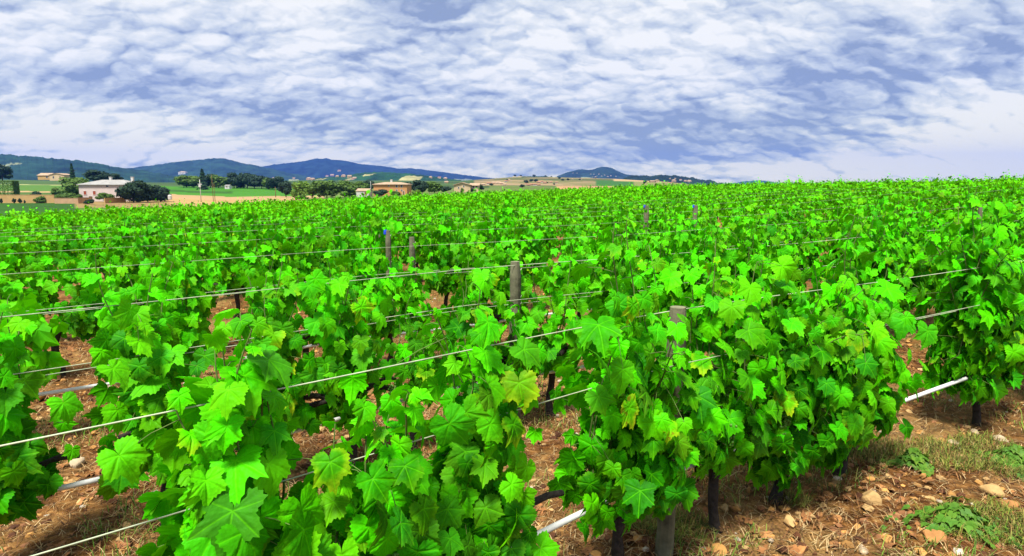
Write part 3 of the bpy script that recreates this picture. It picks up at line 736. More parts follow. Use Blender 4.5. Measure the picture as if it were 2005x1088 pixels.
STONES = [(1545, 1018, 34, 'round tan stone in front of the bare dark trunk'), (1570, 1073, 30, 'tan stone at the bottom edge below the round one'), (1706, 975, 46, 'long ochre stone on the soil right of the low vine'),
          (1830, 1048, 44, 'long pale stone beside the green weed clump'), (1735, 1050, 30, 'small pale stone left of the long pale one'), (1755, 1005, 24, 'small buff stone between grass and the weed clump'),
          (1945, 962, 40, 'flat orange stone near the right edge'), (1975, 985, 30, 'orange-brown stone at the right edge'), (1255, 1015, 30, 'buff stone left of the nearest post foot'), (1420, 990, 24, 'small orange stone left of the bare dark trunk'),
          (1165, 1082, 34, 'tan stone at the bottom edge left of the post'), (1640, 1010, 24, 'small tan stone right of the bare trunk'), (1500, 1045, 30, 'ochre stone near the bottom edge right of the trunk'),
          (1960, 860, 26, 'tan stone on the bank at the right edge'), (1910, 845, 18, 'small orange stone on the bank below the pipe'), (1865, 864, 18, 'small pale yellow stone on the bank below the pipe'),
          (1620, 965, 22, 'small ochre stone under the low vine'), (1818, 985, 20, 'small whitish stone above the weed clump'), (1405, 1075, 40, 'broad orange stone at the bottom edge beside the trunk'), (1690, 1070, 26, 'brown stone at the bottom edge'),
          (110, 735, 26, 'pale stone on the bare soil at left'), (75, 775, 24, 'light brown stone near the white pipe at left'), (150, 905, 30, 'tan stone on the soil above the lower left pipe'), (60, 925, 34, 'broad tan stone on the soil at the left edge'), (190, 965, 26, 'buff stone in the lower left gap')]
for i, (px, py, wpx, lab) in enumerate(STONES):
    x, y, _ = onplane(px, py, 0.02); z = gh(x, y); rnd = np.random.RandomState(700+i); w_ = wpx*math.hypot(x, y)/F*1.05
    o = link('stone', stone_mesh(rnd, w_, w_*.5), loc=(x, y, z+w_*.10), rz=rnd.uniform(0, 3)); tag(o, lab, 'stone', 'larger stones on the soil')
def scatter(nn, rmin, rmax, rnd):
    out = []
    while len(out) < nn:
        r = rmin+(rmax-rmin)*rnd.rand()**1.3; a = R(rnd.uniform(-45, 45)); out.append((r*math.sin(a), r*math.cos(a)))
    P2 = np.array(out); return P2, ground_h(P2[:, 0], P2[:, 1])
rnd = np.random.RandomState(77)
P2, zz = scatter(15000, 1.2, 10, rnd); mb = MB()
for i in range(len(P2)):
    s = .006+.028*rnd.rand()**2.5; v = IV*(1+rnd.uniform(-.25, .25, (12, 1)))*(s, s*rnd.uniform(.5, 1), s*rnd.uniform(.35, .7)); a = rnd.uniform(0, 6.3)
    v = np.stack([v[:, 0]*math.cos(a)-v[:, 1]*math.sin(a), v[:, 0]*math.sin(a)+v[:, 1]*math.cos(a), v[:, 2]], 1)
    k = rnd.rand(); c = np.array(SC[0] if k < .3 else SC[1] if k < .5 else SC[2] if k < .62 else (.10, .035, .012) if k < .82 else SC[4] if k < .95 else (.55, .46, .34))*rnd.uniform(.6, 1.05)
    mb.add(v+(P2[i, 0], P2[i, 1], zz[i]+s*.3), None, IF, col=(*c, 1))
tag(link('gravel', mb.mesh('gravel', M['stone'])), 'small reddish and tan gravel strewn over the soil', 'gravel', kind='stuff')
def blades(nn, rmin, rmax, rnd, hmin, hmax, flat, cols, wdt, mask=None, clump=None):
    mb = MB(); P2, zz = scatter(nn, rmin, rmax, rnd)
    if mask is not None:
        k = mask(P2[:, 0], P2[:, 1]); P2 = P2[k]; zz = zz[k]
    n = len(P2); a = rnd.uniform(0, 2*math.pi, n); L = rnd.uniform(hmin, hmax, n); el = rnd.uniform(*flat, n)
    d = np.stack([np.cos(a)*np.cos(el), np.sin(a)*np.cos(el), np.sin(el)], 1); sd = np.stack([-np.sin(a), np.cos(a), 0*a], 1)
    b = np.stack([P2[:, 0], P2[:, 1], zz+.008], 1); mid_ = b+d*L[:, None]*.5+(0, 0, .012); tip = b+d*L[:, None]*(1, 1, .75)
    w1 = sd*wdt/2
    v = np.stack([b-w1, b+w1, mid_+w1*.8, mid_-w1*.8, tip], 1).reshape(-1, 3); o = (np.arange(n)*5)[:, None]
    C = np.array(cols)[rnd.randint(0, len(cols), n)]*rnd.uniform(.6, 1.1, (n, 1)); C = np.repeat(np.concatenate([C, np.ones((n, 1))], 1), 5, 0)
    mb.add(v, np.array([[0, 1, 2, 3]])+o, np.array([[3, 2, 4]])+o, C); return mb
mb = blades(62000, 1.2, 9, rnd, .02, .13, (0, .35), [(.40, .25, .10), (.26, .12, .04), (.50, .36, .17), (.08, .035, .015), (.18, .08, .03)], .0038)
tag(link('straw_litter', mb.mesh('straw_litter', M['straw'])), 'dry straw and twig litter lying on the soil', 'straw', kind='stuff')
def gmask(x, y, dense=False):
    d = ((x-A1[0])*NV[0]+(y-A1[1])*NV[1])/SP; fr = np.abs(d-np.round(d)); g = 0
    for px, py, sg in ((1690, 880, .28), (1975, 900, .45), (1930, 1040, .35), (1560, 985, .14), (1300, 1040, .2), (1830, 900, .2)):
        c = onplane(px, py); g = g+np.exp(-((x-c[0])**2+(y-c[1])**2)/sg**2)
    if dense: return g+1.1*(fbm(x*4, y*4, 4, 61)-.5) > .55
    return (fbm(x*1.6, y*1.6, 3, 41) > .56) | ((fr < .14) & (fbm(x*2, y*2, 3, 51) > .5))
mb = blades(46000, 1.3, 11, rnd, .03, .13, (.5, 1.4), [(.12, .26, .02), (.20, .30, .04), (.34, .32, .08), (.08, .18, .02)], .004, gmask)
mb2 = blades(260000, 1.6, 6.5, rnd, .03, .12, (.25, 1.3), [(.22, .26, .03), (.12, .19, .015), (.34, .30, .07), (.06, .11, .01), (.24, .15, .04)], .0035, lambda x, y: gmask(x, y, True))
o_ = mb.n; mb.v += mb2.v; mb.c += mb2.c; mb.q += [q+o_ for q in mb2.q]; mb.t += [q+o_ for q in mb2.t]; mb.n += mb2.n
tag(link('grass', mb.mesh('grass', M['grass'])), 'thin patchy grass and weeds growing on the soil', 'grass', kind='stuff')
M['dry_leaf'] = mat('dry_leaf', (.26, .11, .035), .9, .5, 9)
P2, zz = scatter(1500, 1.3, 9, rnd); n_ = len(P2); mb = MB()
add_leaves(mb, np.stack([P2[:, 0], P2[:, 1], zz+.02], 1), np.stack([rnd.uniform(-.5, .5, n_), rnd.uniform(-.5, .5, n_), np.ones(n_)], 1), rnd.normal(size=(n_, 3)), rnd.uniform(.015, .05, n_), rnd.rand(n_), rnd.rand(n_), 1, rnd)
tag(link('leaf_litter', mb.mesh('leaf_litter', M['dry_leaf'])), 'dry brown fallen vine leaves on the soil', 'dead leaves', kind='stuff')
M['crown_mid'] = leaf_material('crown_mid', (.03, .09, .012), (.10, .22, .03), (.2, .25, .05), .2, False)
M['crown_dark'] = leaf_material('crown_dark', (.012, .035, .016), (.035, .085, .035), (.06, .1, .04), .15, False)
M['crown_light'] = leaf_material('crown_light', (.06, .16, .015), (.16, .34, .035), (.3, .35, .05), .25, False)
M['crown_con'] = leaf_material('crown_conifer', (.010, .04, .018), (.03, .085, .03), (.05, .1, .03), .1, False)
# leafy weed clumps
def weed(px, py, wpx, lab, seed):
    rnd = np.random.RandomState(seed); x, y, _ = onplane(px, py, .03); z = gh(x, y); w_ = wpx*math.hypot(x, y)/F
    n = 300; a = rnd.uniform(0, 6.3, n); r = w_/2*np.abs(rnd.normal(size=n))*.5*(1+.4*np.sin(a*3+seed)); hh = .03+.09*np.exp(-(r/(w_*.3))**2)*rnd.uniform(.2, 1, n)
    pos = np.stack([r*np.cos(a), r*np.sin(a)*.8, hh], 1); nor = np.stack([np.cos(a)*.5+rnd.uniform(-.4, .4, n), np.sin(a)*.5+rnd.uniform(-.4, .4, n), np.ones(n)], 1); tip = np.stack([np.cos(a), np.sin(a), rnd.uniform(-.3, .3, n)], 1)
    root = link('weed_clump', None, loc=(x, y, z)); mb = MB(); add_leaves(mb, pos, nor, tip, rnd.uniform(.010, .045, n), rnd.uniform(0, .45, n), rnd.uniform(0, .3, n), 2, rnd)
    link('leaves', mb.mesh('leaves', M['crown_light']), root)
    st = MB()
    for k in range(0, n, 12): st.tube([(0, 0, -.01), pos[k]*(.5, .5, .6), pos[k]], [.003, .002, .001], 4)
    link('stems', st.mesh('stems', M['cane']), root); tag(root, lab, 'weed', 'leafy weeds on the soil')
weed(1880, 1022, 150, 'green weed clump on the soil at lower right', 61); weed(1790, 905, 60, 'small weed tuft below the white pipe at right', 62); weed(1990, 900, 90, 'weed clump on the bank at the right edge', 63)

# ------------------------------------------------------------------ trees
def crown_mesh(kind, seed, n=900):
    """unit tree: height 1, crown about 1 wide at most"""
    rnd = np.random.RandomState(seed); P_ = []; N_ = []
    if kind == 'conifer':
        for i in range(n):
            t = rnd.rand()**.8; r = .26*(1-t)**.85*(.75+.25*math.sin(t*42+rnd.uniform(-.5, .5)))*math.sqrt(rnd.uniform(.3, 1)); a = rnd.uniform(0, 6.3)
            P_.append((r*math.cos(a), r*math.sin(a), .1+.9*t-r*.25)); N_.append((math.cos(a), math.sin(a), .9))
    else:
        cl = []
        nc = {'round': 16, 'wide': 20, 'shrub': 12, 'willow': 16}[kind]
        for k in range(nc):
            a = rnd.uniform(0, 6.3); u = rnd.uniform(-.85, 1); rr = math.sqrt(max(0, 1-u*u)); q = rnd.uniform(.35, 1)
            if kind == 'shrub': c = (.36*rr*q*math.cos(a), .36*rr*q*math.sin(a), .42+.36*u*q)
            else: c = (.34*rr*q*math.cos(a), .34*rr*q*math.sin(a), .47+.37*u*q)
            cl.append((c, rnd.uniform(.12, .22)))
        for i in range(n):
            c, r = cl[rnd.randint(len(cl))]; d = rnd.normal(size=3); d /= np.linalg.norm(d); q = rnd.uniform(.55, 1.05)
            p = np.array(c)+d*r*q
            if kind == 'willow': p[2] -= rnd.uniform(0, .2)
            P_.append((p[0], p[1], max(p[2], .02))); N_.append(d+(0, 0, .35))
    P_ = np.array(P_); N_ = np.array(N_, float)+rnd.uniform(-.5, .5, (len(P_), 3)); T_ = np.stack([N_[:, 0], N_[:, 1], -np.ones(len(P_))], 1)+rnd.uniform(-.5, .5, (len(P_), 3))
    mb = MB(); add_leaves(mb, P_, N_, T_, rnd.uniform(.035, .07, len(P_)), np.clip(rnd.normal(.5, .25, len(P_)), 0, 1), rnd.uniform(0, .2, len(P_)), 3, rnd)
    return mb
CM = {}
def crown(kind, matk, v):
    k = (kind, matk, v)
    if k not in CM: CM[k] = crown_mesh(kind, 1000+v+hash(kind) % 1 + len(kind)*10, 2600 if kind != 'conifer' else 2000).mesh('crown', M[matk])
    return CM[k]
TRM = None
def tree_trunk():
    global TRM
    if TRM is None:
        mb = MB(); mb.tube([(0, 0, -.04), (0, .005, .2), (.01, 0, .45), (0, .01, .7)], [.035, .024, .017, .006], 8)
        for a in range(6):
            c, s = math.cos(a*1.05+.3), math.sin(a*1.05+.3); z = .28+.05*a; mb.tube([(0, 0, z), (c*.12, s*.12, z+.13), (c*.25, s*.25, z+.2)], [.014, .009, .003], 5)
        TRM = mb.mesh('trunk', M['trunk'], True)
    return TRM
def tree(px, base, top, wpx, Y, kind, matk, lab, cat='tree', group='trees round the houses beyond the vineyard', name=None, v=0):
    b = at(px, base, Y); h = (base-top)*Y/F; wd = wpx*Y/F; z = gh(b[0], b[1])
    zb = min(b[2], z) if abs(z-b[2]) < 3 else b[2]; h = h+(b[2]-zb)
    sxy = wd/({'conifer': .50, 'shrub': .85}.get(kind, .70))
    name = name or {'conifer': 'conifer_tree', 'shrub': 'shrub'}.get(kind, 'broadleaf_tree')
    root = link(name, None, loc=(b[0], b[1], zb-.05), rz=(px*1.7) % 6.2)
    link('crown', crown(kind, matk, v % 3), root, sc=(sxy, sxy, h)); link('trunk', tree_trunk(), root, sc=(h*.9, h*.9, h*.9 if kind != 'shrub' else h*.5))
    tag(root, lab, cat, group); return root
T = [(262, 399, 345, 42, 163, 'wide', 'crown_dark', 'dark grey-green tree hiding the right end of the pink house'), (290, 398, 356, 40, 166, 'round', 'crown_dark', 'dark tree, middle of the clump right of the pink house'),
     (315, 397, 360, 36, 170, 'wide', 'crown_dark', 'dark tree, right one of the clump by the pink house'), (150, 374, 340, 48, 215, 'wide', 'crown_mid', 'mid green tree just left of the pink house roof'),
     (143, 356, 320, 14, 330, 'conifer', 'crown_con', 'tall dark conifer rising behind the farm building'), (188, 356, 331, 42, 300, 'wide', 'crown_dark', 'dark spreading tree behind the pink house roof'),
     (222, 356, 338, 26, 320, 'round', 'crown_dark', 'dark tree behind the right part of the pink house roof'), (5, 352, 316, 36, 380, 'wide', 'crown_dark', 'dark tall tree at the left edge of the photo'),
     (360, 365, 343, 22, 380, 'round', 'crown_mid', 'leftmost round tree of the wood beyond the green field'), (380, 366, 341, 24, 385, 'wide', 'crown_mid', 'broad tree in the wood left of the tall conifer'),
     (398, 370, 331, 22, 350, 'conifer', 'crown_con', 'tallest pointed conifer standing in front of the wood'), (412, 366, 340, 22, 390, 'round', 'crown_dark', 'dark tree right of the tallest conifer'),
     (428, 364, 340, 22, 390, 'wide', 'crown_mid', 'broad tree of the wood above the white hut'), (444, 364, 345, 20, 400, 'round', 'crown_mid', 'low tree of the wood directly behind the white hut'),
     (458, 364, 337, 18, 390, 'round', 'crown_dark', 'dark tall tree right of the white hut'), (472, 364, 339, 20, 395, 'conifer', 'crown_con', 'pointed conifer second right of the white hut'),
     (484, 363, 336, 20, 390, 'round', 'crown_dark', 'tall dark tree in the middle of the wood'), (498, 364, 341, 22, 400, 'wide', 'crown_dark', 'dark broad tree right of the middle of the wood'),
     (512, 366, 344, 20, 390, 'round', 'crown_dark', 'dark tree near the right end of the wood'), (526, 367, 347, 20, 380, 'wide', 'crown_mid', 'lower tree near the right end of the wood'),
     (543, 368, 345, 22, 370, 'round', 'crown_dark', 'last dark tree at the right end of the wood'), (560, 384, 352, 26, 240, 'round', 'crown_dark', 'dark tree just left of the pale willow'),
     (588, 386, 348, 36, 205, 'willow', 'crown_light', 'pale green willow-like tree with hanging branches'), (612, 386, 356, 22, 215, 'round', 'crown_mid', 'small tree between the willow and the big round trees'),
     (640, 386, 347, 46, 205, 'wide', 'crown_mid', 'big round tree, left of the two beside the white shed'), (675, 384, 348, 46, 205, 'wide', 'crown_mid', 'big round tree immediately left of the white shed'),
     (706, 374, 353, 24, 260, 'round', 'crown_mid', 'rounded tree behind the white shed'), (722, 372, 350, 20, 265, 'round', 'crown_dark', 'dark tree left of the orange house roof'),
     (799, 379, 353, 22, 215, 'round', 'crown_dark', 'dark tree touching the right wall of the orange house'), (822, 379, 350, 30, 215, 'wide', 'crown_dark', 'dark rounded tree, second right of the orange house'),
     (851, 377, 351, 30, 230, 'wide', 'crown_mid', 'green rounded tree between the orange and cream houses'), (872, 376, 363, 20, 228, 'round', 'crown_dark', 'low dark tree just left of the cream house'),
     (817, 380, 369, 18, 150, 'shrub', 'crown_light', 'lime green bush in front of the dark trees'), (940, 373, 360, 12, 250, 'round', 'crown_dark', 'small dark tree right of the cream house'), (1262, 360, 352, 7, land_hit(1262, 360, 300) or 800, 'round', 'crown_dark', 'lone dark tree on the pale field slope')]
for i, t_ in enumerate(T):
    t_ = list(t_)
    if t_[1] <= 370 and 350 < t_[0] < 552 and t_[5] != 'conifer': t_[3] *= 1.45; t_[2] -= 1.5
    tree(*t_, v=i)
SH = [(70, 385, 370, 30, 169, 'crown_dark', 'dark rounded shrub above the tan garden wall'), (82, 393, 380, 28, 160, 'crown_mid', 'light green bush in front of the tan garden wall'), (118, 387, 377, 22, 172, 'crown_mid', 'green bush at the end of the tan wall'),
      (135, 386, 374, 26, 176, 'crown_mid', 'wide green bush left of the pink house'), (155, 387, 376, 20, 170, 'crown_mid', 'pale bush against the left corner of the pink house'), (206, 388, 374, 32, 163, 'crown_mid', 'large clipped bush in front of the pink house'),
      (175, 397, 387, 19, 150, 'crown_dark', 'dark low bush in front of the pink house shutters'), (2, 391, 385, 7, 157, 'crown_dark', 'small round bush against the tan wall at the left edge'), (27, 391, 386, 7, 157, 'crown_dark', 'small clipped bush against the tan wall, second from left'),
      (39, 391, 385.5, 8, 157, 'crown_dark', 'small clipped bush against the tan wall, third from left'), (48, 392, 389, 5, 157, 'crown_dark', 'tiny bush against the tan wall, fourth from left'), (748, 380, 368, 32, 185, 'crown_dark', 'broad dark bush in front of the orange house'),
      (775, 380, 371, 24, 180, 'crown_mid', 'green bush in front of the orange house right half'), (905, 376, 365, 9, 200, 'crown_mid', 'pointed little bush in front of the cream house'), (926, 375, 367, 10, 215, 'crown_dark', 'dark bush at the porch of the cream house'),
      (590, 388, 379, 24, 190, 'crown_mid', 'low bush at the foot of the pale willow'), (110, 372, 363, 26, 230, 'crown_mid', 'low bush on the green strip left of the mid green tree')]
for i, (px, b, tp, wd, Y, mk, lab) in enumerate(SH): tree(px, b, tp, wd, Y, 'shrub', mk, lab, 'shrub', 'garden bushes round the houses', v=i)
# clipped hedge at the left
def hedge(px0, px1, base, top, Y, lab):
    a = at(px0, base, Y); b = at(px1, base, Y); h = (base-top)*Y/F; L = b[0]-a[0]; rnd = np.random.RandomState(9); n = 5000
    p = np.stack([rnd.uniform(0, L, n), rnd.uniform(-1.2, 1.2, n), rnd.uniform(0, h, n)], 1); f = rnd.randint(0, 3, n)
    p[f == 0, 2] = h; p[f == 1, 1] = -1.2; p[f == 2, 0] = L; nn = np.where((f == 0)[:, None], (0, 0, 1.), np.where((f == 1)[:, None], (0, -1., 0), (1., 0, 0)))+rnd.uniform(-.6, .6, (n, 3))
    p += rnd.uniform(-.12, .12, p.shape); mb = MB(); add_leaves(mb, p, nn, rnd.normal(size=(n, 3)), rnd.uniform(.12, .25, n), rnd.rand(n), rnd.uniform(0, .1, n), 3, rnd)
    root = link('hedge', None, loc=(a[0], a[1], a[2]-.3)); link('foliage', mb.mesh('foliage', M['crown_mid']), root)
    st = MB()
    for x in np.arange(.5, L, 1.5): st.tube([(x, 0, -.2), (x, 0, h*.8)], [.06, .03], 6)
    link('stems', st.mesh('stems', M['trunk']), root); tag(root, lab, 'hedge')
hedge(-60, 33, 379, 353, 200, 'tall clipped green hedge block at the left edge')

# ------------------------------------------------------------------ buildings
def house(px0, px1, base, eave, ridge, Y, depth, wallm, roofm, lab, name='house', roof='hip', wins=(), shutters=(), doors=(), chim=(), rz=0.0, cat='house', group=None, over=.4, sink=1.0):
    a = at(px0, base, Y); b = at(px1, base, Y); L = b[0]-a[0]; hw = (base-eave)*Y/F; hr = (eave-ridge)*Y/F
    k = Y/F
    root = link(name, None, loc=((a[0]+b[0])/2, Y+depth/2, a[2]), rz=rz)
    x0, x1, y0, y1 = -L/2, L/2, -depth/2, depth/2
    mb = MB(); mb.box(x0, x1, y0, y1, -sink, hw)
    if roof == 'gable':
        mb.add([(x0+.01, y0+.01, hw), (x0+.01, y1-.01, hw), (x0+.01, 0, hw+hr-.1), (x1-.01, y0+.01, hw), (x1-.01, y1-.01, hw), (x1-.01, 0, hw+hr-.1)], None, [(0, 2, 1), (3, 4, 5)])
    if roof == 'front_gable':
        mb.add([(x0+.01, y0, hw), (x1-.01, y0, hw), (0, y0, hw+hr-.1), (x0+.01, y1, hw), (x1-.01, y1, hw), (0, y1, hw+hr-.1)], None, [(0, 1, 2), (3, 5, 4)])
    link('wall', mb.mesh('wall', wallm), root)
    rb = MB(); o = over; e = -.05; th = .18
    if roof == 'hip':
        i = min(depth/2+o, L*.3); tp = [(x0-o, y0-o, hw+e), (x1+o, y0-o, hw+e), (x1+o, y1+o, hw+e), (x0-o, y1+o, hw+e), (x0-o+i, 0, hw+hr), (x1+o-i, 0, hw+hr)]
        lw = [(p[0], p[1], p[2]-th) for p in tp[:4]]
        rb.add(tp+lw, [(0, 1, 5, 4), (2, 3, 4, 5), (0, 6, 7, 1), (1, 7, 8, 2), (2, 8, 9, 3), (3, 9, 6, 0), (6, 9, 8, 7)], [(1, 2, 5), (3, 0, 4)])
    elif roof == 'gable':
        for sgn in (-1, 1):
            yy = sgn*(depth/2+o); rb.add([(x0-o, yy, hw+e), (x1+o, yy, hw+e), (x1+o, 0, hw+hr), (x0-o, 0, hw+hr), (x0-o, yy, hw+e-th), (x1+o, yy, hw+e-th), (x1+o, 0, hw+hr-th), (x0-o, 0, hw+hr-th)], [(0, 1, 2, 3), (7, 6, 5, 4), (0, 4, 5, 1), (1, 5, 6, 2), (2, 6, 7, 3), (3, 7, 4, 0)])
    else:
        for sgn in (-1, 1):
            xx = sgn*(L/2+o); rb.add([(xx, y0-o, hw+e), (xx, y1+o, hw+e), (0, y1+o, hw+hr), (0, y0-o, hw+hr), (xx, y0-o, hw+e-th), (xx, y1+o, hw+e-th), (0, y1+o, hw+hr-th), (0, y0-o, hw+hr-th)], [(0, 1, 2, 3), (7, 6, 5, 4), (0, 4, 5, 1), (1, 5, 6, 2), (2, 6, 7, 3), (3, 7, 4, 0)])
    ro = link('roof', rb.mesh('roof', roofm), root)
    for cx in chim:
        cb = MB(); xx = (cx-(px0+px1)/2)*k; cb.box(xx-.3, xx+.3, -.3, .3, hw+hr*.4, hw+hr+.7); cb.box(xx-.36, xx+.36, -.36, .36, hw+hr+.703, hw+hr+.82); link('chimney', cb.mesh('chimney', M['white']), ro)
    def opening(px, y0_, y1_, wpx, nm, m, proud=.05):
        xx = (px-(px0+px1)/2)*k; hwid = wpx*k/2; z0 = (base-y1_)*k; z1 = (base-y0_)*k
        wb = MB(); wb.box(xx-hwid, xx+hwid, y0-proud, y0+.05, z0, z1); w_ = link(nm, wb.mesh(nm, m), root)
        fb = MB(); f = .09
        for bx in ((xx-hwid-f, xx-hwid, z0-f, z1+f), (xx+hwid, xx+hwid+f, z0-f, z1+f), (xx-hwid, xx+hwid, z1, z1+f), (xx-hwid, xx+hwid, z0-f, z0)): fb.box(bx[0], bx[1], y0-proud-.02, y0+.04, bx[2], bx[3])
        link('frame', fb.mesh('frame', M['white'] if m is not M['white'] else M['brown']), w_)
    for a_ in wins: opening(*a_, 'window', M['glass'])
    for a_ in shutters: opening(*a_, 'window_shutter', M['shutter'])
    for a_ in doors: opening(*a_, 'door', M['brown'])
    tag(root, lab, cat, group); return root
house(156, 252, 387, 361, 352, 172, 9, M['pink'], M['roof_grey'], 'long pale pink house with grey hipped roof and red shutters', shutters=[(168, 374, 381, 5), (186, 374, 381, 5)], wins=[(212, 363, 366, 4)], doors=[(178, 384, 386.5, 6)], chim=[(200,), (243,)][0:0] or [200, 243])
house(97, 126, 350.5, 342, 339, 430, 9, M['cream'], M['roof_pale'], 'small gabled stone farm building at the right end of the barn', 'farm_building', 'front_gable', wins=[(105, 345, 349, 2.5)], doors=[(118, 345, 350, 3)], cat='barn')
house(74, 97, 349, 343, 338.5, 436, 8, M['wall_tan'], M['roof_pale'], 'long low barn with pale roof on the far green rise', 'barn', 'gable', wins=[(92, 345, 348, 3)], cat='barn')
house(732, 797, 382, 360.5, 356.5, 200, 9, M['orange'], M['roof_pale'], 'two-storey orange house with pale hipped tile roof', wins=[(777, 362.5, 366.5, 3.2), (786.5, 362.5, 366.5, 3.2), (762, 362, 365, 2), (777, 371, 373.5, 2.5), (786.5, 371, 373.5, 2.5)], doors=[(790, 374, 382, 3)], chim=[762])
house(889, 921, 376, 361.5, 357, 225, 8, M['cream'], M['roof_pale'], 'cream house with low pale roof', 'house', 'front_gable', wins=[(908, 363, 366, 2), (898, 366, 369, 2)])
pr = house(921, 937, 375, 362.5, 358.5, 227, 7, M['cream'], M['roof_pale'], 'cream annexe with open porch at the right of the cream house', 'house_annexe', 'gable', wins=[(927, 364, 368, 3.2), (933, 364, 368, 3.2)], doors=[(930, 370, 375, 3)], cat='house')
house(698, 722, 384, 373, 369, 196, 5, M['white'], M['roof_pale'], 'low white shed between the round trees and orange house', 'shed', 'gable', doors=[(716, 375, 383, 4)], cat='shed', over=.15)
house(440, 449, 366, 363, 361.5, 330, 3, M['white'], M['roof_grey'], 'tiny white hut standing in the far green field', 'hut', 'gable', doors=[(444, 363.5, 366, 2)], cat='hut', over=.1)
house(349, 363, 341, 337, 335, land_hit(356, 341, 500), 25, M['white'], M['roof_pale'], 'large white building alone on the left blue hillside', 'distant_house', 'hip', wins=[(353, 338, 339.5, 1.2), (358, 338, 339.5, 1.2)], cat='building', sink=15)
house(1274, 1284, 357, 354.5, 353, land_hit(1280, 357, 300), 8, M['cream'], M['roof_pale'], 'pale long farmhouse on the field slope at right', 'farm_building', 'gable', wins=[(1277, 355.5, 357, .8), (1281, 355.5, 357, .8)], cat='farmhouse', sink=8)
house(1285, 1291, 357, 353, 351.2, land_hit(1288, 357, 300), 8, M['cream'], M['roof_pale'], 'taller pale gabled building at the end of the long farmhouse', 'farm_building', 'front_gable', wins=[(1288, 354.5, 356, 1)], cat='farmhouse', sink=8)
# villages
def village(lst, Y0, group, place_, roofm='roof_pale', wallms=('cream', 'white', 'wall_peach')):
    for i, (px, py, wd, side) in enumerate(lst):
        h = wd*.36; Y = land_hit(px, py, 500) or Y0; o = house(px-wd/2, px+wd/2, py, py-h, py-h-wd*.2, Y, wd*Y/F*.7, M[wallms[i % len(wallms)]], M['roof' if i % 3 == 1 else roofm], '%s, %s' % (side, place_), 'village_house', 'gable' if i % 2 else 'hip', wins=[(px-wd*.2, py-h*.7, py-h*.4, wd*.12), (px+wd*.2, py-h*.7, py-h*.4, wd*.12)], group=group, over=.3, sink=3)
C3 = ['cream', 'pale', 'peach']
LA = [(946, 363, 8), (957, 361, 8), (966, 360, 8), (975, 360.5, 9), (983, 361, 8), (988, 363.5, 8), (981, 364.5, 7), (996, 353.5, 6), (991, 356, 6)]
village([(x, y, w_, '%s house, %s from the left in its cluster' % (C3[i % 3], ORD[i+1])) for i, (x, y, w_) in enumerate(sorted(LA))], 1180, 'houses of the left hill village', 'left hillside village')
LB = [(1007, 368.5, 9), (1035, 365, 7), (1041, 364, 7), (1048, 364.5, 8), (1055, 360, 7), (1055, 365, 7), (1061, 358.5, 6), (1067, 361, 7), (1079, 359, 5), (1030, 362, 4), (1090, 360, 5)]
village([(x, y-1.5, w_, '%s house, %s from the left in its cluster' % (C3[i % 3], ORD[i+1])) for i, (x, y, w_) in enumerate(sorted(LB))], 900, 'houses of the middle village', 'village below the terraced hill', 'roof')
LC = [(1122, 339, 2.4), (1130, 339, 2.2), (1157, 341, 3), (1163, 341.5, 2.6), (1173, 341, 3), (1166, 347, 4), (1178, 345, 3), (1184, 343, 3), (1190, 346, 4), (1196, 344.5, 3), (1206, 345.5, 3), (1121, 351.5, 4), (1138, 351.5, 3)]
village([(x, y, w_*.8, 'tiny white house, %s from the left' % ORD[i+1]) for i, (x, y, w_) in enumerate(sorted(LC))], 3450, 'white houses on the far mountain', 'flank of the two-peaked mountain', wallms=('white',))
LD = [(604, 352, 9), (612, 352, 7), (640, 346, 6), (650, 344.5, 7), (660, 346, 6), (672, 346, 8), (684, 347, 8), (694, 350, 7), (690, 352, 7), (860, 349, 6), (872, 350.5, 7), (843, 348, 6), (874, 358, 7), (535, 349, 4), (664, 335.5, 6), (575, 350, 5)]
village([(x, y, w_, '%s house, %s from the left on the slope' % (C3[i % 3], ORD[i+1])) for i, (x, y, w_) in enumerate(sorted(LD))], 1500, 'houses on the wooded slope', 'behind the round trees', wallms=('wall_tan', 'cream', 'wall_peach'))
LE = [(1320, 355.5, 8), (1333, 353, 5), (1342, 355, 5), (1312, 360, 6), (1350, 356.5, 8), (1312, 350, 3), (1322, 350, 3)]
village([(x, y, w_, '%s house, %s from the left on the slope' % (C3[i % 3], ORD[i+1])) for i, (x, y, w_) in enumerate(sorted(LE))], 1560, 'houses by the dark wood', 'below the dark wood at right')
# trees among the villages
VT = [(1008, 345.5, 5), (1020, 345, 4), (1045, 346, 6), (1068, 345.5, 4), (1080, 346.5, 3), (962, 363.5, 7), (1000, 368, 7), (1022, 367, 9), (1030, 359, 9), (1040, 356, 8), (1049, 356, 8), (1070, 359, 5), (1085, 362, 5), (953, 371, 10), (968, 370, 9), (980, 370, 9), (993, 354, 5), (1102, 354, 6), (1112, 353, 6), (1095, 350, 5), (1135, 352, 4), (1166, 349, 3)]
for i, (px, b, wd) in enumerate(sorted(VT)):
    tree(px, b, b-wd*.8, wd, (land_hit(px, b, 400) or land_hit(px, b+2, 400) or 1850), 'round', 'crown_dark', 'small dark tree, %s from the left on the terraced village hill' % ORD[i+1], group='trees on the village hill', v=i)
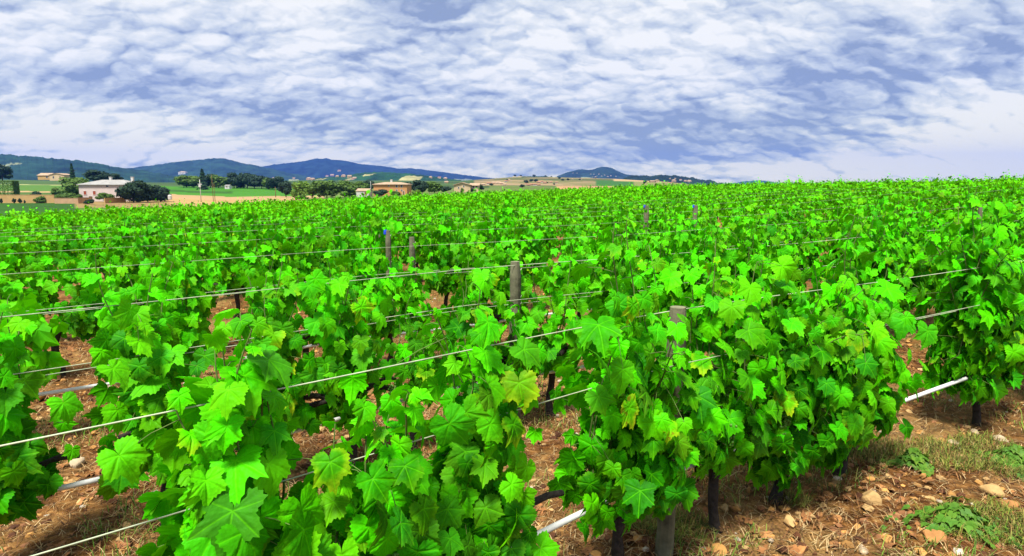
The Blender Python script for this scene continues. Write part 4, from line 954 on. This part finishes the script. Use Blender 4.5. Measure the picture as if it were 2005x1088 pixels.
# garden walls
def wall(px0, px1, base, top, Y, m, lab, Y2=None):
    a = at(px0, base, Y); b = at(px1, base, Y2 or Y); h = (base-top)*Y/F; L = math.hypot(b[0]-a[0], b[1]-a[1])
    root = link('garden_wall', None, loc=a, rz=math.atan2(b[1]-a[1], b[0]-a[0])); mb = MB(); mb.box(0, L, -.12, .12, -.8, h)
    link('wall_body', mb.mesh('wall_body', m), root); cb = MB(); cb.box(-.03, L+.03, -.16, .16, h+.003, h+.07); link('coping', cb.mesh('coping', m), root); tag(root, lab, 'wall', 'garden walls by the pink house')
wall(-60, 107, 393, 381.5, 160, M['wall_tan'], 'long tan garden wall at the left edge')
wall(107.5, 154, 396.5, 388, 156, M['wall_peach'], 'low peach garden wall left of the pink house')
wall(154.5, 181, 396, 387, 157, M['brown'], 'brown fence-like wall in front of the pink house')
wall(205, 246, 395, 388, 158, M['wall_tan'], 'tan low wall in front of the pink house porch', 165)
# porch of the pink house
def porch():
    a = at(248, 388, 167); root = link('porch', None, loc=(a[0], a[1], a[2]-.2)); k = 167/F
    rb = MB(); rb.add([(-10*k, -1.5, 14*k), (8*k, -1.5, 15*k), (8*k, 2, 19*k), (-8*k, 2, 18*k), (-10*k, -1.5, 13*k), (8*k, -1.5, 14*k), (8*k, 2, 18*k), (-8*k, 2, 17*k)], [(0, 1, 2, 3), (7, 6, 5, 4), (0, 4, 5, 1), (1, 5, 6, 2), (2, 6, 7, 3), (3, 7, 4, 0)])
    link('roof', rb.mesh('roof', M['roof']), root)
    for x in (-7*k, 0, 7*k):
        pb = MB(); pb.box(x-.1, x+.1, -1.2, -1.0, -.3, 13.7*k); link('post', pb.mesh('post', M['brown']), root)
    tag(root, 'small wooden porch at the right end of the pink house', 'porch')
porch()
def pole(px, base, top, Y, lab, arms=True, r=.09, name='utility_pole', m='metal'):
    a = at(px, base, Y); h = (base-top)*Y/F; root = link(name, None, loc=(a[0], a[1], a[2]-.3)); mb = MB(); mb.tube([(0, 0, -.5), (0, 0, h*.5), (0, 0, h+.3)], [r*1.2, r, r*.7], 10); link('shaft', mb.mesh('shaft', M[m], True), root)
    if arms:
        cb = MB(); cb.box(-.55, .55, -.05, .05, h-1.1, h-1.0); link('crossarm', cb.mesh('crossarm', M[m]), root)
        for x in (-.45, 0.15, .45):
            ib = MB(); ib.tube([(x, 0, h-1.0), (x, 0, h-.9), (x, 0, h-.8)], [.05, .09, .05], 8); link('insulator', ib.mesh('insulator', M['white']), root)
        tb = MB(); tb.box(-.28, .28, -.3, -.07, h-1.75, h-1.2); link('transformer', tb.mesh('transformer', M['white']), root)
    tag(root, lab, 'pole')
pole(393.5, 389, 352, 170, 'pale utility pole with crossarm standing on the tan field edge')
pole(417.5, 389, 343, 172, 'thin dark pole, left of the two right of the utility pole', False, .06, 'thin_pole', 'brown')
pole(420.8, 388.5, 360, 172, 'thin dark pole, shorter right one of the pair', False, .06, 'thin_pole', 'brown')
pole(726.5, 380, 355, 195, 'slim pale lamp post left of the orange house', False, .06, 'lamp_post')
pole(540, 386, 366, 240, 'dark post at the end of the tan field', False, .12, 'thin_pole', 'brown')
# upright white tank standing in for an unidentified round white shape
a = at(333, 390, 168); root = link('white_tank', None, loc=(a[0], a[1], a[2]-.1)); mb = MB(); mb.tube([(0, 0, 0), (0, 0, .15), (0, 0, 1.1), (0, 0, 1.3)], [.45, .5, .5, .3], 16); link('body', mb.mesh('body', M['white'], False), root)
mb = MB(); mb.tube([(0, 0, 1.301), (0, 0, 1.37)], [.16, .16], 12); link('lid', mb.mesh('lid', M['metal']), root); tag(root, 'small round white tank right of the dark trees', 'tank')

# ------------------------------------------------------------------ haze
hb = MB(); hb.box(-7600, 7600, -7600, 7900, -75, 420)
hm = bpy.data.materials.new('haze'); hm.use_nodes = True; t = NT(hm.node_tree); t.n.clear()
pv = t.n.new('ShaderNodeVolumePrincipled'); pv.inputs['Color'].default_value = (.10, .26, 1, 1); pv.inputs['Density'].default_value = 9e-5; pv.inputs['Anisotropy'].default_value = .2
t.l.new(pv.outputs[0], t.n.new('ShaderNodeOutputMaterial').inputs['Volume'])
tag(link('haze', hb.mesh('haze', hm)), 'thin bluish haze over the distance', 'haze', kind='stuff')
